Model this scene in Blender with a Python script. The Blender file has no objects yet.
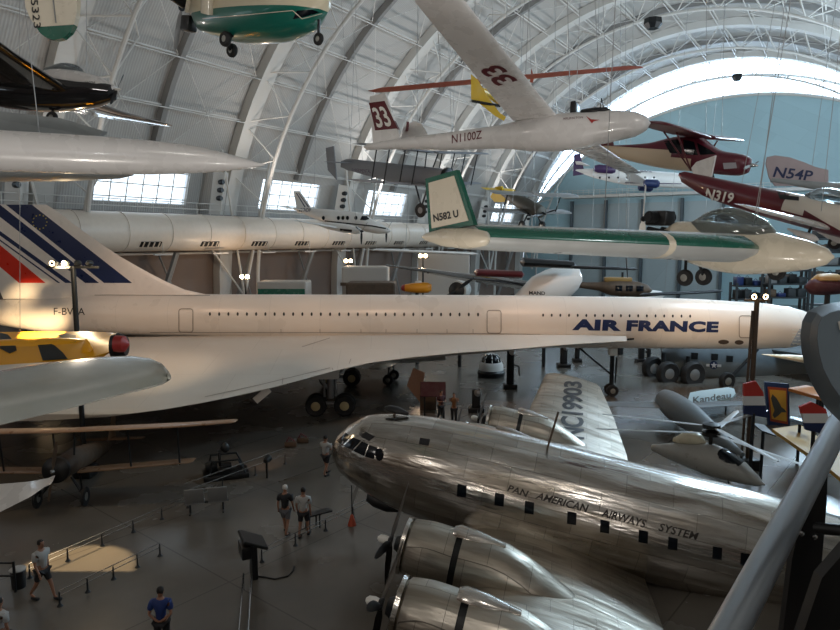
import bpy, bmesh, math, random
from mathutils import Vector, Matrix
from mathutils.bvhtree import BVHTree
random.seed(7)
R = math.radians; PI = math.pi
sc = bpy.context.scene
col = sc.collection
V = Vector

# ------------------------------------------------------------------ camera
F = 660.0; PH = math.atan(75/660); CAM = V((0, 0, 10.3))
cd = bpy.data.cameras.new('camera'); cam = bpy.data.objects.new('camera', cd); col.objects.link(cam)
cd.sensor_width = 36; cd.lens = 36*F/840; cd.clip_start = .05; cd.clip_end = 600
cam.location = CAM; cam.rotation_euler = (PI/2-PH, 0, 0); sc.camera = cam
cd.dof.use_dof = False
sc.view_settings.view_transform = 'Standard'; sc.view_settings.look = 'None'
sc.view_settings.gamma = 1; sc.view_settings.exposure = 0; sc.view_settings.use_curve_mapping = False

def ray(px, py):
    x = (px-420)/F; y = (315-py)/F
    return V((x, math.cos(PH)+y*math.sin(PH), -math.sin(PH)+y*math.cos(PH)))
def at(px, py, D):
    d = ray(px, py); return CAM + d*(D/d.y)
def onz(px, py, z=0):
    d = ray(px, py); return CAM + d*((z-CAM.z)/d.z)
def onplane(px, py, p0, n):
    d = ray(px, py); return CAM + d*((p0-CAM).dot(n)/d.dot(n))

# hall frame: u runs along the hall, v to its left
TH = math.atan(420/660)
AX = V((math.sin(TH), math.cos(TH), 0)); NV = V((-math.cos(TH), math.sin(TH), 0))
VC, ZC, RR = 17.8, 4.8, 34.8
def hall(u, v, z): return AX*u + NV*v + V((0, 0, z))
def hang(u, ang, r=RR): return hall(u, VC+r*math.cos(ang), ZC+r*math.sin(ang))
def roof_z(p):
    v = p.dot(NV)-VC
    return ZC + math.sqrt(max(1, RR*RR-v*v)) - .6

# ------------------------------------------------------------------ materials
def lin(c):
    if isinstance(c, str):
        c = tuple(int(c[i:i+2], 16) for i in (0, 2, 4))
    return tuple(((x/255)/12.92 if x/255 <= .04045 else ((x/255+.055)/1.055)**2.4) for x in c)+(1,)
MC = {}
def mat(name, c='808080', rough=.5, metal=0., var=0., vs=3., bump=0., bs=20., spec=.5, emit=None, es=0., coat=0., layers=None, panel=None, trans=0., alpha=1.):
    if name in MC: return MC[name]
    m = bpy.data.materials.new(name); m.use_nodes = True; MC[name] = m
    nt = m.node_tree; N = nt.nodes; L = nt.links
    b = N['Principled BSDF']
    b.inputs['Roughness'].default_value = rough; b.inputs['Metallic'].default_value = metal
    b.inputs['Specular IOR Level'].default_value = spec
    b.inputs['Coat Weight'].default_value = coat
    b.inputs['Transmission Weight'].default_value = trans
    b.inputs['Alpha'].default_value = alpha
    tc = N.new('ShaderNodeTexCoord')
    out = None
    rgb = N.new('ShaderNodeRGB'); rgb.outputs[0].default_value = lin(c); out = rgb.outputs[0]
    for lc, planes in (layers or []):
        prev = None
        for (A, B, C_, D_) in planes:
            d = N.new('ShaderNodeVectorMath'); d.operation = 'DOT_PRODUCT'
            L.new(tc.outputs['Object'], d.inputs[0]); d.inputs[1].default_value = (A, B, C_)
            g = N.new('ShaderNodeMath'); g.operation = 'GREATER_THAN'
            L.new(d.outputs['Value'], g.inputs[0]); g.inputs[1].default_value = -D_
            if prev is None: prev = g.outputs[0]
            else:
                mu = N.new('ShaderNodeMath'); mu.operation = 'MULTIPLY'
                L.new(prev, mu.inputs[0]); L.new(g.outputs[0], mu.inputs[1]); prev = mu.outputs[0]
        mx = N.new('ShaderNodeMix'); mx.data_type = 'RGBA'
        L.new(prev, mx.inputs[0]); L.new(out, mx.inputs[6]); mx.inputs[7].default_value = lin(lc)
        out = mx.outputs[2]
    if var:
        no = N.new('ShaderNodeTexNoise'); no.inputs['Scale'].default_value = vs; no.inputs['Detail'].default_value = 4
        L.new(tc.outputs['Object'], no.inputs['Vector'])
        mr = N.new('ShaderNodeMapRange'); L.new(no.outputs[0], mr.inputs[0])
        mr.inputs[1].default_value = .3; mr.inputs[2].default_value = .7
        mr.inputs[3].default_value = 1-var; mr.inputs[4].default_value = 1+var*.5
        vm = N.new('ShaderNodeVectorMath'); vm.operation = 'SCALE'
        L.new(out, vm.inputs[0]); L.new(mr.outputs[0], vm.inputs['Scale']); out = vm.outputs[0]
        rr = N.new('ShaderNodeMapRange'); L.new(no.outputs[0], rr.inputs[0])
        rr.inputs[1].default_value = .3; rr.inputs[2].default_value = .7
        rr.inputs[3].default_value = rough*.75; rr.inputs[4].default_value = min(1, rough*1.25)
        L.new(rr.outputs[0], b.inputs['Roughness'])
    if panel:
        # thin panel seams: (width, height, line darkness, swap axes)
        mp = N.new('ShaderNodeMapping'); L.new(tc.outputs['Object'], mp.inputs[0])
        mp.inputs['Rotation'].default_value = panel[3] if len(panel) > 3 else (PI/2, 0, 0)
        br = N.new('ShaderNodeTexBrick'); L.new(mp.outputs[0], br.inputs[0])
        br.inputs['Scale'].default_value = 1; br.inputs['Brick Width'].default_value = panel[0]
        br.inputs['Row Height'].default_value = panel[1]; br.inputs['Mortar Size'].default_value = .012
        br.inputs['Color1'].default_value = (1, 1, 1, 1); br.inputs['Color2'].default_value = (panel[4],)*3+(1,) if len(panel) > 4 else (.93, .93, .93, 1)
        br.inputs['Mortar'].default_value = (panel[2],)*3+(1,)
        mm = N.new('ShaderNodeMix'); mm.data_type = 'RGBA'; mm.blend_type = 'MULTIPLY'; mm.inputs[0].default_value = 1
        L.new(out, mm.inputs[6]); L.new(br.outputs[0], mm.inputs[7]); out = mm.outputs[2]
    L.new(out, b.inputs['Base Color'])
    if bump:
        nb = N.new('ShaderNodeTexNoise'); nb.inputs['Scale'].default_value = bs; nb.inputs['Detail'].default_value = 2
        L.new(tc.outputs['Object'], nb.inputs['Vector'])
        bp = N.new('ShaderNodeBump'); bp.inputs['Strength'].default_value = bump; bp.inputs['Distance'].default_value = .05
        L.new(nb.outputs[0], bp.inputs['Height']); L.new(bp.outputs[0], b.inputs['Normal'])
    if emit:
        b.inputs['Emission Color'].default_value = lin(emit); b.inputs['Emission Strength'].default_value = es
    return m

M = lambda n: MC[n]
mat('tyre', '1c1c1d', .7, var=.1); mat('hub', '9a9a94', .4, .6); mat('yellow_hub', 'b9a77c', .5)
mat('dark_metal', '26282a', .45, .5); mat('black', '0d0e10', .4); mat('steel', 'b8babc', .25, 1.)
mat('strut_grey', '8b8c8c', .4, .5); mat('white_paint', 'e6e4dd', .35, var=.05)
mat('glass_dark', '0b1118', .12, spec=.3); mat('cable', '9a9a98', .5, .6)
mat('rust_metal', '5a4a3c', .6, .3, var=.3); mat('cream', 'd8cfb6', .3, var=.05)
mat('grey_paint', '8f9494', .45, var=.1); mat('skin', '8f6650', .55); mat('cone', 'b0492a', .6)

# ------------------------------------------------------------------ mesh builder
class MB:
    def __init__(s): s.v = []; s.f = []; s.m = []
    def add(s, vs, fs, mi=0):
        o = len(s.v); s.v += [tuple(p) for p in vs]
        for f in fs: s.f.append([o+i for i in f]); s.m.append(mi)
        return s
    def box(s, c, size, rot=None, mi=0):
        hx, hy, hz = [q/2 for q in size]; c = V(c)
        P = [V((x, y, z)) for x in (-hx, hx) for y in (-hy, hy) for z in (-hz, hz)]
        if rot is not None: P = [rot @ p for p in P]
        return s.add([c+p for p in P], [(0, 1, 3, 2), (4, 6, 7, 5), (0, 4, 5, 1), (2, 3, 7, 6), (0, 2, 6, 4), (1, 5, 7, 3)], mi)
    def bevbox(s, c, size, b=.03, rot=None, mi=0):
        bm = bmesh.new(); bmesh.ops.create_cube(bm, size=1)
        for v in bm.verts: v.co = V((v.co.x*size[0], v.co.y*size[1], v.co.z*size[2]))
        bmesh.ops.bevel(bm, geom=bm.edges[:], offset=b, segments=2, affect='EDGES', profile=.5)
        c = V(c)
        vs = [c+((rot @ v.co) if rot is not None else v.co) for v in bm.verts]
        bm.verts.index_update(); fs = [[v.index for v in f.verts] for f in bm.faces]; bm.free()
        return s.add(vs, fs, mi)
    def loft(s, rings, cap=(True, True), mi=0, closed=True):
        n = len(rings[0]); o = len(s.v)
        for r in rings: s.v += [tuple(p) for p in r]
        for i in range(len(rings)-1):
            for j in range(n if closed else n-1):
                k = (j+1) % n
                s.f.append([o+i*n+j, o+i*n+k, o+(i+1)*n+k, o+(i+1)*n+j]); s.m.append(mi)
        if cap[0]: s.f.append([o+j for j in range(n)][::-1]); s.m.append(mi)
        if cap[1]: s.f.append([o+(len(rings)-1)*n+j for j in range(n)]); s.m.append(mi)
        return s
    def tube(s, pts, r, n=8, mi=0, cap=True):
        pts = [V(p) for p in pts]; rs = r if isinstance(r, (list, tuple)) else [r]*len(pts)
        rings = []; prev = None
        for i, p in enumerate(pts):
            d = (pts[min(i+1, len(pts)-1)]-pts[max(i-1, 0)]).normalized()
            if prev is None:
                a = d.orthogonal().normalized()
            else:
                a = (prev-d*prev.dot(d)).normalized()
            prev = a; b = d.cross(a)
            rings.append([p+(a*math.cos(2*PI*k/n)+b*math.sin(2*PI*k/n))*rs[i] for k in range(n)])
        return s.loft(rings, (cap, cap), mi)
    def lathe(s, prof, c=(0, 0, 0), axis=(0, 0, 1), n=24, mi=0, cap=(True, True)):
        ax = V(axis).normalized(); a = ax.orthogonal().normalized(); b = ax.cross(a); c = V(c)
        rings = [[c+ax*h+(a*math.cos(2*PI*k/n)+b*math.sin(2*PI*k/n))*max(r, 1e-4) for k in range(n)] for r, h in prof]
        return s.loft(rings, cap, mi)
    def cyl(s, a, b, r, n=12, mi=0): return s.tube([a, b], r, n, mi)
    def prism(s, poly, off, mi=0):
        off = V(off); n = len(poly); P = [V(p) for p in poly]
        vs = P+[p+off for p in P]
        fs = [list(range(n))[::-1], list(range(n, 2*n))]+[[i, (i+1) % n, n+(i+1) % n, n+i] for i in range(n)]
        return s.add(vs, fs, mi)
    def build(s, name, mats, parent=None, smooth=True, angle=40):
        me = bpy.data.meshes.new(name); me.from_pydata(s.v, [], s.f)
        if not isinstance(mats, (list, tuple)): mats = [mats]
        for m in mats: me.materials.append(MC[m] if isinstance(m, str) else m)
        me.polygons.foreach_set('material_index', s.m)
        bm = bmesh.new(); bm.from_mesh(me); bmesh.ops.recalc_face_normals(bm, faces=bm.faces[:]); bm.to_mesh(me); bm.free()
        if smooth:
            me.shade_smooth(); me.set_sharp_from_angle(angle=R(angle))
        me.update()
        o = bpy.data.objects.new(name, me); col.objects.link(o)
        if parent: o.parent = parent
        return o

def tag(o, label=None, cat=None, group=None, kind=None):
    if label: o['label'] = label
    if cat: o['category'] = cat
    if group: o['group'] = group
    if kind: o['kind'] = kind
    return o
def struct(o): o['kind'] = 'structure'; return o
def empty(name, label, cat, loc=(0, 0, 0), fwd=None, up=(0, 0, 1), scale=1., group=None):
    o = bpy.data.objects.new(name, None); col.objects.link(o); o.empty_display_size = .3
    tag(o, label, cat, group)
    loc = V(loc)
    if fwd is not None:
        x = V(fwd).normalized(); y = V(up).cross(x).normalized(); z = x.cross(y)
        m = Matrix((x, y, z)).transposed()
        o.rotation_euler = m.to_euler()
    o.location = loc; o.scale = (scale,)*3
    return o
def wm(o):
    m = Matrix.LocRotScale(o.location, o.rotation_euler, o.scale)
    return wm(o.parent) @ m if o.parent else m
def banked(fwd, roll):
    f = V(fwd).normalized(); up = V((0, 0, 1)); up = (up-f*up.dot(f)).normalized()
    return Matrix.Rotation(R(roll), 3, f) @ up
def copy_tree(o, parent=None):
    c = o.copy(); col.objects.link(c)
    if parent: c.parent = parent
    for ch in list(o.children): copy_tree(ch, c)
    return c

# ------------------------------------------------------------------ aircraft shapes (local: x forward, y left, z up)
def fring(x, zc, hw, ht, hb, n=28, e=2.):
    out = []
    for k in range(n):
        t = 2*PI*k/n; c, s_ = math.cos(t), math.sin(t)
        y = math.copysign(abs(c)**(2/e), c)*hw; z = math.copysign(abs(s_)**(2/e), s_)
        out.append(V((x, y, zc+z*(ht if s_ > 0 else hb))))
    return out
def interp(secs, sub):
    out = []
    for i in range(len(secs)-1):
        p0 = secs[max(i-1, 0)]; p1 = secs[i]; p2 = secs[i+1]; p3 = secs[min(i+2, len(secs)-1)]
        for k in range(sub):
            t = k/sub
            out.append([p1[0]+(p2[0]-p1[0])*t]+[
                .5*(2*p1[j]+(p2[j]-p0[j])*t+(2*p0[j]-5*p1[j]+4*p2[j]-p3[j])*t*t+(-p0[j]+3*p1[j]-3*p2[j]+p3[j])*t**3)
                for j in range(1, len(p1))])
    out.append(list(secs[-1])); return out
def fus(secs, sub=4, n=28, e=2., name='fuselage', m='white_paint', parent=None):
    ss = interp([tuple(q) for q in secs], sub)
    mb = MB(); mb.loft([fring(q[0], q[1], max(q[2], .005), max(q[3], .005), max(q[4], .005), n, e) for q in ss])
    return mb.build(name, m, parent)
AF = []
for x in (0, .0125, .05, .12, .25, .4, .6, .8, 1.):
    AF.append((x, 5*(.2969*math.sqrt(x)-.126*x-.3516*x*x+.2843*x**3-.1036*x**4)))
def aring(le, chord, t, vert=False, camber=.0):
    le = V(le); out = []
    for sgn, seq in ((1, AF), (-1, AF[::-1])):
        for x, y in seq:
            if sgn == -1 and x in (0, 1.): continue
            h = (sgn*y*t+camber*4*x*(1-x)*.5)*chord
            out.append(le+(V((-x*chord, h, 0)) if vert else V((-x*chord, 0, h))))
    # close trailing edge thinly
    return out
def wing(st, name='wing', m='white_paint', parent=None, vert=False, camber=.04, rnd=True, mats=None):
    """st: list of (LE point, chord, thickness ratio)"""
    st = list(st)
    if rnd:
        (l0, c0, t0), (l1, c1, t1) = st[-2], st[-1]
        d = (V(l1)-V(l0)).normalized(); w = c1*.18
        st.append((V(l1)+d*w*.6+V((-c1*.06, 0, 0)), c1*.86, t1*.8))
        st.append((V(l1)+d*w+V((-c1*.2, 0, 0)), c1*.55, t1*.4))
    mb = MB(); mb.loft([aring(l, c, t, vert, camber) for l, c, t in st])
    return mb.build(name, m, parent)
def mirror(st): return [((l[0], -l[1], l[2]), c, t) for l, c, t in st]
def wings(st, m='white_paint', parent=None, name='wing', **k):
    a = wing(st, name, m, parent, **k); b = wing(mirror(st), name, m, parent, **k); return a, b
def wheel(c, r, w, parent, hub='hub', axis=(0, 1, 0), name='wheel'):
    mb = MB(); h = w/2
    mb.lathe([(r*.5, -h*.8), (r*.85, -h), (r*.97, -h*.6), (r, 0), (r*.97, h*.6), (r*.85, h), (r*.5, h*.8)], c, axis, 24)
    o = mb.build('wheel', 'tyre', parent)
    mb = MB(); mb.lathe([(r*.1, -h*1.05), (r*.3, -h*.95), (r*.52, -h*.7), (r*.52, h*.7), (r*.3, h*.95), (r*.1, h*1.05)], c, axis, 20)
    mb.build('wheel_hub', hub, o)
    return o
def leg(pts, r, parent, name='landing_gear_leg', m='dark_metal'):
    mb = MB(); mb.tube(pts, r, 8); return mb.build(name, m, parent)
def prop(c, r, parent, blades=2, ang=0, m='dark_metal', spin='strut_grey', w=.1, sl=.3, axis=1):
    """propeller turning about x at c"""
    c = V(c); root = MB(); root.lathe([(r*.02, sl), (r*.06, sl*.6), (r*.085, 0), (r*.085, -sl*.4)], c, (axis, 0, 0), 16)
    o = root.build('propeller', spin, parent)
    for k in range(blades):
        a = R(ang)+2*PI*k/blades
        u = V((0, math.cos(a), math.sin(a))); t = V((0, -math.sin(a), math.cos(a)))
        mb = MB(); rings = []
        for q, cw, tw in ((.05, .35, 60), (.2, .8, 50), (.45, 1., 35), (.75, .9, 22), (.95, .6, 16), (1., .25, 14)):
            d = t*math.cos(R(tw))+V((1, 0, 0))*math.sin(R(tw)); nn = u.cross(d); hw = w*cw*r*.9; p = c+u*r*q
            rings.append([p+d*hw, p+nn*hw*.18, p-d*hw, p-nn*hw*.18])
        mb.loft(rings); mb.build('blade', m, o)
    return o
def cables(root, pts, r=.015):
    """wires from local points up to the roof"""
    w = wm(root); inv = w.inverted(); s = root.scale[0]
    for p in pts:
        a = w @ V(p); d = V(((a.x*7.3) % 2-1, (a.y*5.1) % 2-1, 0))*2
        b = V((a.x+d.x, a.y+d.y, 0)); b.z = roof_z(b)
        mb = MB(); mb.tube([V(p), inv @ b], r/s, 5); mb.build('suspension_cable', 'cable', root)

# ------------------------------------------------------------------ markings laid on a real surface
def bvh(objs, root):
    w = wm(root); vs = []; fs = []
    for o in objs:
        k = len(vs); vs += [w @ v.co for v in o.data.vertices]
        fs += [[k+i for i in p.vertices] for p in o.data.polygons]
    return BVHTree.FromPolygons(vs, fs)
def lay(tree, root, name, uvs, faces, corner, m, eps=.02, parent=None, thick=None):
    """uvs 0..1 -> bilinear over four photo pixels -> cast onto the surface"""
    inv = wm(root).inverted(); (a, b, c, d) = [V((p[0], p[1])) for p in corner]  # bl br tr tl
    pts = []; ok = []
    for u, v in uvs:
        p = a*(1-u)*(1-v)+b*u*(1-v)+c*u*v+d*(1-u)*v
        dr = ray(p.x, p.y).normalized(); h, n, i, dist = tree.ray_cast(CAM, dr)
        if h is None: pts.append(V((0, 0, 0))); ok.append(False); continue
        if n.dot(dr) > 0: n = -n
        if n.dot(dr) > -.3: n = (n*.5-dr*.5)
        pts.append(inv @ (h+n.normalized()*eps)); ok.append(True)
    fs = [f for f in faces if all(ok[i] for i in f)]
    if not fs: print('MISS', name); return None
    me = bpy.data.meshes.new(name); me.from_pydata([tuple(p) for p in pts], [], fs)
    bm = bmesh.new(); bm.from_mesh(me); bmesh.ops.delete(bm, geom=[v for v in bm.verts if not v.link_faces], context='VERTS'); bm.to_mesh(me); bm.free()
    me.materials.append(MC[m]); me.shade_smooth()
    o = bpy.data.objects.new(name, me); col.objects.link(o); o.parent = parent or root
    return o
def poly_mesh(poly, cuts=3):
    bm = bmesh.new(); vs = [bm.verts.new((x, y, 0)) for x, y in poly]; bm.faces.new(vs)
    bmesh.ops.triangulate(bm, faces=bm.faces[:])
    bmesh.ops.subdivide_edges(bm, edges=bm.edges[:], cuts=cuts, use_grid_fill=True)
    bm.verts.index_update(); r = [(v.co.x, v.co.y) for v in bm.verts], [[v.index for v in f.verts] for f in bm.faces]; bm.free(); return r
UNIT = [(0, 0), (840, 0), (840, 630), (0, 630)]
def lay_poly(tree, root, name, px, m, eps=.02, cuts=3, parent=None):
    """px: polygon in photo pixels"""
    uv, fs = poly_mesh([(x/840, y/630) for x, y in px], cuts)
    return lay(tree, root, name, uv, fs, UNIT, m, eps, parent)
def lay_oval(tree, root, name, cx, cy, rx, ry, m, eps=.02, n=12, parent=None):
    return lay_poly(tree, root, name, [(cx+rx*math.cos(2*PI*k/n), cy+ry*math.sin(2*PI*k/n)) for k in range(n)], m, eps, 1, parent)
def lay_line(tree, root, name, pts, w, m, eps=.015, closed=False, parent=None, seg=6):
    P = [V(p) for p in pts]
    if closed: P.append(P[0])
    Q = []
    for i in range(len(P)-1):
        for k in range(seg): Q.append(P[i].lerp(P[i+1], k/seg))
    Q.append(P[-1]); uv = []; fs = []
    for i, p in enumerate(Q):
        if closed and i in (0, len(Q)-1): d = (Q[1]-Q[-2])
        else: d = Q[min(i+1, len(Q)-1)]-Q[max(i-1, 0)]
        d.normalize(); nn = V((-d.y, d.x))*w/2
        for q in (p+nn, p-nn): uv.append((q.x/840, q.y/630))
    for i in range(len(Q)-1): fs.append([2*i, 2*i+1, 2*i+3, 2*i+2])
    return lay(tree, root, name, uv, fs, UNIT, m, eps, parent)
def glyphs(txt, offset=0., space=1., shear=0.):
    c = bpy.data.curves.new('t', 'FONT'); c.body = txt; c.offset = offset; c.space_character = space; c.shear = shear
    c.resolution_u = 3
    o = bpy.data.objects.new('t', c); col.objects.link(o)
    dg = bpy.context.evaluated_depsgraph_get(); me = bpy.data.meshes.new_from_object(o.evaluated_get(dg))
    bpy.data.objects.remove(o); bpy.data.curves.remove(c)
    bm = bmesh.new(); bm.from_mesh(me); bpy.data.meshes.remove(me)
    bmesh.ops.remove_doubles(bm, verts=bm.verts[:], dist=1e-5)
    bmesh.ops.triangulate(bm, faces=bm.faces[:]); bmesh.ops.subdivide_edges(bm, edges=[e for e in bm.edges if e.calc_length() > .12], cuts=1)
    bmesh.ops.triangulate(bm, faces=bm.faces[:])
    bm.verts.index_update()
    xs = [v.co.x for v in bm.verts]; ys = [v.co.y for v in bm.verts]
    x0, x1, y0, y1 = min(xs), max(xs), min(ys), max(ys)
    r = [((v.co.x-x0)/(x1-x0), (v.co.y-y0)/(y1-y0)) for v in bm.verts], [[v.index for v in f.verts] for f in bm.faces]
    bm.free(); return r
def lay_text(tree, root, txt, corner, m, eps=.02, offset=0., space=1., name='lettering', shear=0.):
    uv, fs = glyphs(txt, offset, space, shear); return lay(tree, root, name, uv, fs, corner, m, eps)
def flat_text(txt, origin, ux, uy, m, parent, eps_n, name='lettering', offset=0.):
    uv, fs = glyphs(txt, offset); o_, ux, uy = V(origin), V(ux), V(uy)
    me = bpy.data.meshes.new(name); me.from_pydata([tuple(o_+ux*u+uy*v+V(eps_n)) for u, v in uv], [], fs); me.materials.append(MC[m])
    o = bpy.data.objects.new(name, me); col.objects.link(o); o.parent = parent; return o
# ================================================================== THE HALL
U0, U1 = -45, 120
def floor_mat():
    m = mat('floor_concrete', '4c4742', .32)
    nt = m.node_tree; N = nt.nodes; L = nt.links; b = N['Principled BSDF']
    tc = N.new('ShaderNodeTexCoord')
    n1 = N.new('ShaderNodeTexNoise'); n1.inputs['Scale'].default_value = .25; n1.inputs['Detail'].default_value = 6
    L.new(tc.outputs['Object'], n1.inputs['Vector'])
    cr = N.new('ShaderNodeValToRGB'); L.new(n1.outputs[0], cr.inputs[0])
    cr.color_ramp.elements[0].position = .3; cr.color_ramp.elements[0].color = lin('58534d')
    cr.color_ramp.elements[1].position = .7; cr.color_ramp.elements[1].color = lin('6a645c')
    mp = N.new('ShaderNodeMapping'); mp.inputs['Rotation'].default_value = (0, 0, TH+.12); L.new(tc.outputs['Object'], mp.inputs[0])
    br = N.new('ShaderNodeTexBrick'); L.new(mp.outputs[0], br.inputs[0]); br.inputs['Scale'].default_value = 1
    br.offset = 0; br.inputs['Brick Width'].default_value = 5.5; br.inputs['Row Height'].default_value = 5.5; br.inputs['Mortar Size'].default_value = .025
    br.inputs['Color1'].default_value = (1, 1, 1, 1); br.inputs['Color2'].default_value = (.95, .95, .95, 1); br.inputs['Mortar'].default_value = (.62, .62, .62, 1)
    mm = N.new('ShaderNodeMix'); mm.data_type = 'RGBA'; mm.blend_type = 'MULTIPLY'; mm.inputs[0].default_value = 1
    L.new(cr.outputs[0], mm.inputs[6]); L.new(br.outputs[0], mm.inputs[7]); L.new(mm.outputs[2], b.inputs['Base Color'])
    rr = N.new('ShaderNodeMapRange'); L.new(n1.outputs[0], rr.inputs[0]); rr.inputs[3].default_value = .18; rr.inputs[4].default_value = .34
    L.new(rr.outputs[0], b.inputs['Roughness'])
floor_mat()
mb = MB()
c = [hall(U0, VC+37, 0), hall(U1+2, VC+37, 0), hall(U1+2, VC-37, 0), hall(U0, VC-37, 0)]
mb.add([p for p in c]+[p-V((0, 0, .4)) for p in c], [(0, 1, 2, 3), (7, 6, 5, 4), (0, 4, 5, 1), (1, 5, 6, 2), (2, 6, 7, 3), (3, 7, 4, 0)])
struct(mb.build('floor', 'floor_concrete', smooth=False))

# roof deck: ribbed white metal, with the strip windows left open on the left
def deck_mat():
    m = mat('roof_deck', 'b4b2ae', .6); nt = m.node_tree; N = nt.nodes; L = nt.links; b = N['Principled BSDF']
    tc = N.new('ShaderNodeTexCoord'); mp = N.new('ShaderNodeMapping'); L.new(tc.outputs['Object'], mp.inputs[0])
    mp.inputs['Rotation'].default_value = (0, 0, -(PI/2-TH))
    w = N.new('ShaderNodeTexWave'); w.bands_direction = 'X'; w.inputs['Scale'].default_value = 1.4; L.new(mp.outputs[0], w.inputs[0])
    bp = N.new('ShaderNodeBump'); bp.inputs['Strength'].default_value = .3; bp.inputs['Distance'].default_value = .06
    L.new(w.outputs[1], bp.inputs['Height']); L.new(bp.outputs[0], b.inputs['Normal'])
    w2 = N.new('ShaderNodeMapRange'); L.new(w.outputs[0], w2.inputs[0]); w2.inputs[3].default_value = .85; w2.inputs[4].default_value = 1.
    vm = N.new('ShaderNodeVectorMath'); vm.operation = 'SCALE'; vm.inputs[0].default_value = lin('b0aeaa')[:3]; L.new(w2.outputs[0], vm.inputs['Scale'])
    L.new(vm.outputs[0], b.inputs['Base Color'])
deck_mat()
mat('truss_white', 'c4c2bd', .5); mat('truss_grey', '838280', .55); mat('wall_brown', '7a6a60', .8, var=.12, vs=.6)
mat('sky_pane', 'ffffff', .3, emit='c4e2ff', es=7.0); mat('strip_pane', 'ffffff', .3, emit='dcefff', es=1.7)
mat('end_wall', '9db9c0', .7, panel=(6., 2.2, .8, (PI/2, 0, -TH)))
mat('duct', 'd9cdbf', .4, var=.04); mat('catwalk', '8d8b87', .6)
AW0 = math.asin(8.7/RR); AW1 = math.asin(11.7/RR)
def deck_seg(a0, a1, u0=U0, u1=U1, n=1, th=.25):
    mb = MB()
    for i in range(n):
        b0 = a0+(a1-a0)*i/n; b1 = a0+(a1-a0)*(i+1)/n
        P = [hang(u0, b0), hang(u1, b0), hang(u1, b1), hang(u0, b1), hang(u0, b0, RR+th), hang(u1, b0, RR+th), hang(u1, b1, RR+th), hang(u0, b1, RR+th)]
        mb.add(P, [(0, 1, 2, 3), (7, 6, 5, 4), (0, 4, 5, 1), (1, 5, 6, 2), (2, 6, 7, 3), (3, 7, 4, 0)])
    return mb
mb = deck_seg(.155, AW0, n=2); d2 = deck_seg(AW1, PI, n=40); mb.add(d2.v, d2.f)
BAYS = [9+18*k for k in range(-3, 7)]
for u in BAYS:          # solid deck between the strip windows, behind each truss
    d2 = deck_seg(AW0, AW1, u-4.5+0, u+4.5, n=1); mb.add(d2.v, d2.f)
ceiling = struct(mb.build('ceiling', 'roof_deck', smooth=False))
# purlins
k = 0
for i in range(1, 25):
    a = PI*i/25
    if abs(a-AW0) < .06 or abs(a-AW1) < .03: continue
    mb = MB(); r = RR-.35
    p, q = hang(U0, a, r), hang(U1, a, r); t = (hang(U0, a, r-.28)-p); w_ = V((0, 0, 1)).cross(AX).normalized()
    mb.tube([p, q], .09, 4); mb.tube([p+t*2.2, q+t*2.2], .06, 4)
    mb.build('purlin', 'truss_white', ceiling, smooth=False)
# strip windows
wn = 0
for u in BAYS:
    u0, u1 = u+4.5, min(u+13.5, U1-.5)
    P = [hang(u0, AW0, RR+.6), hang(u1, AW0, RR+.6), hang(u1, AW1, RR+.6), hang(u0, AW1, RR+.6)]
    mb = MB(); mb.add(P, [(0, 1, 2, 3)]); wn += 1
    w = struct(mb.build('window_%d' % wn, 'strip_pane', smooth=False))
    mb = MB()
    for k in range(7):
        uu = u0+(u1-u0)*k/6
        mb.tube([hang(uu, AW0, RR+.2), hang(uu, AW1, RR+.2)], .06, 4)
    for a in (AW0+.012, (AW0+AW1)/2, AW1-.01): mb.tube([hang(u0, a, RR+.2), hang(u1, a, RR+.2)], .07, 4)
    mb.build('window_frame', 'truss_white', w, smooth=False)
# left wall under the springing line
mb = MB(); c = [hall(U0, VC+RR, 0), hall(U1, VC+RR, 0), hall(U1, VC+RR, ZC+.02), hall(U0, VC+RR, ZC+.02)]
mb.prism(c, NV*.4); d2 = deck_seg(0, .155, n=3); mb.add(d2.v, d2.f); struct(mb.build('wall_left', 'wall_brown', smooth=False))
mb = MB(); c = [hall(U0, VC-RR, 0), hall(U1, VC-RR, 0), hall(U1, VC-RR, ZC+.02), hall(U0, VC-RR, ZC+.02)]
mb.prism(c, -NV*.4); struct(mb.build('wall_right', 'wall_brown', smooth=False))
mb = MB(); c = [hang(U0, PI*i/30) for i in range(31)]+[hall(U0, VC-RR, 0), hall(U0, VC+RR, 0)]
mb.prism(c, -AX*.4); struct(mb.build('wall_back', 'wall_brown', smooth=False))
# end wall below a crescent window
IC_V, IC_Z, IR = 15.5, 10.3-20.6, 43.7
def inner(v): return IC_Z+math.sqrt(IR*IR-(v-IC_V)**2)
def outer(v): return ZC+math.sqrt(max(0, RR*RR-(v-VC)**2))
vs_ = [VC-RR+.01+(2*RR-.02)*i/60 for i in range(61)]
mb = MB(); c = [hall(U1, v, min(inner(v), outer(v))) for v in vs_]+[hall(U1, vs_[-1], 0), hall(U1, vs_[0], 0)]
mb.prism(c, AX*.5); struct(mb.build('wall_end', 'end_wall', smooth=False))
mb = MB()
for i in range(60):
    v0, v1 = vs_[i], vs_[i+1]
    if inner(v0) < outer(v0) and inner(v1) < outer(v1):
        mb.add([hall(U1+.3, v0, inner(v0)), hall(U1+.3, v1, inner(v1)), hall(U1+.3, v1, outer(v1)), hall(U1+.3, v0, outer(v0))], [(0, 1, 2, 3)])
wn += 1
w = struct(mb.build('window_%d' % wn, 'sky_pane', smooth=False))
mb = MB(); pts0 = []; pts1 = []; pts2 = []
for v in vs_:
    if inner(v) < outer(v)-.2:
        pts0.append(hall(U1-.2, v, inner(v))); pts1.append(hall(U1-.2, v, .5*inner(v)+.5*outer(v))); pts2.append(hall(U1-.2, v, outer(v)))
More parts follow.
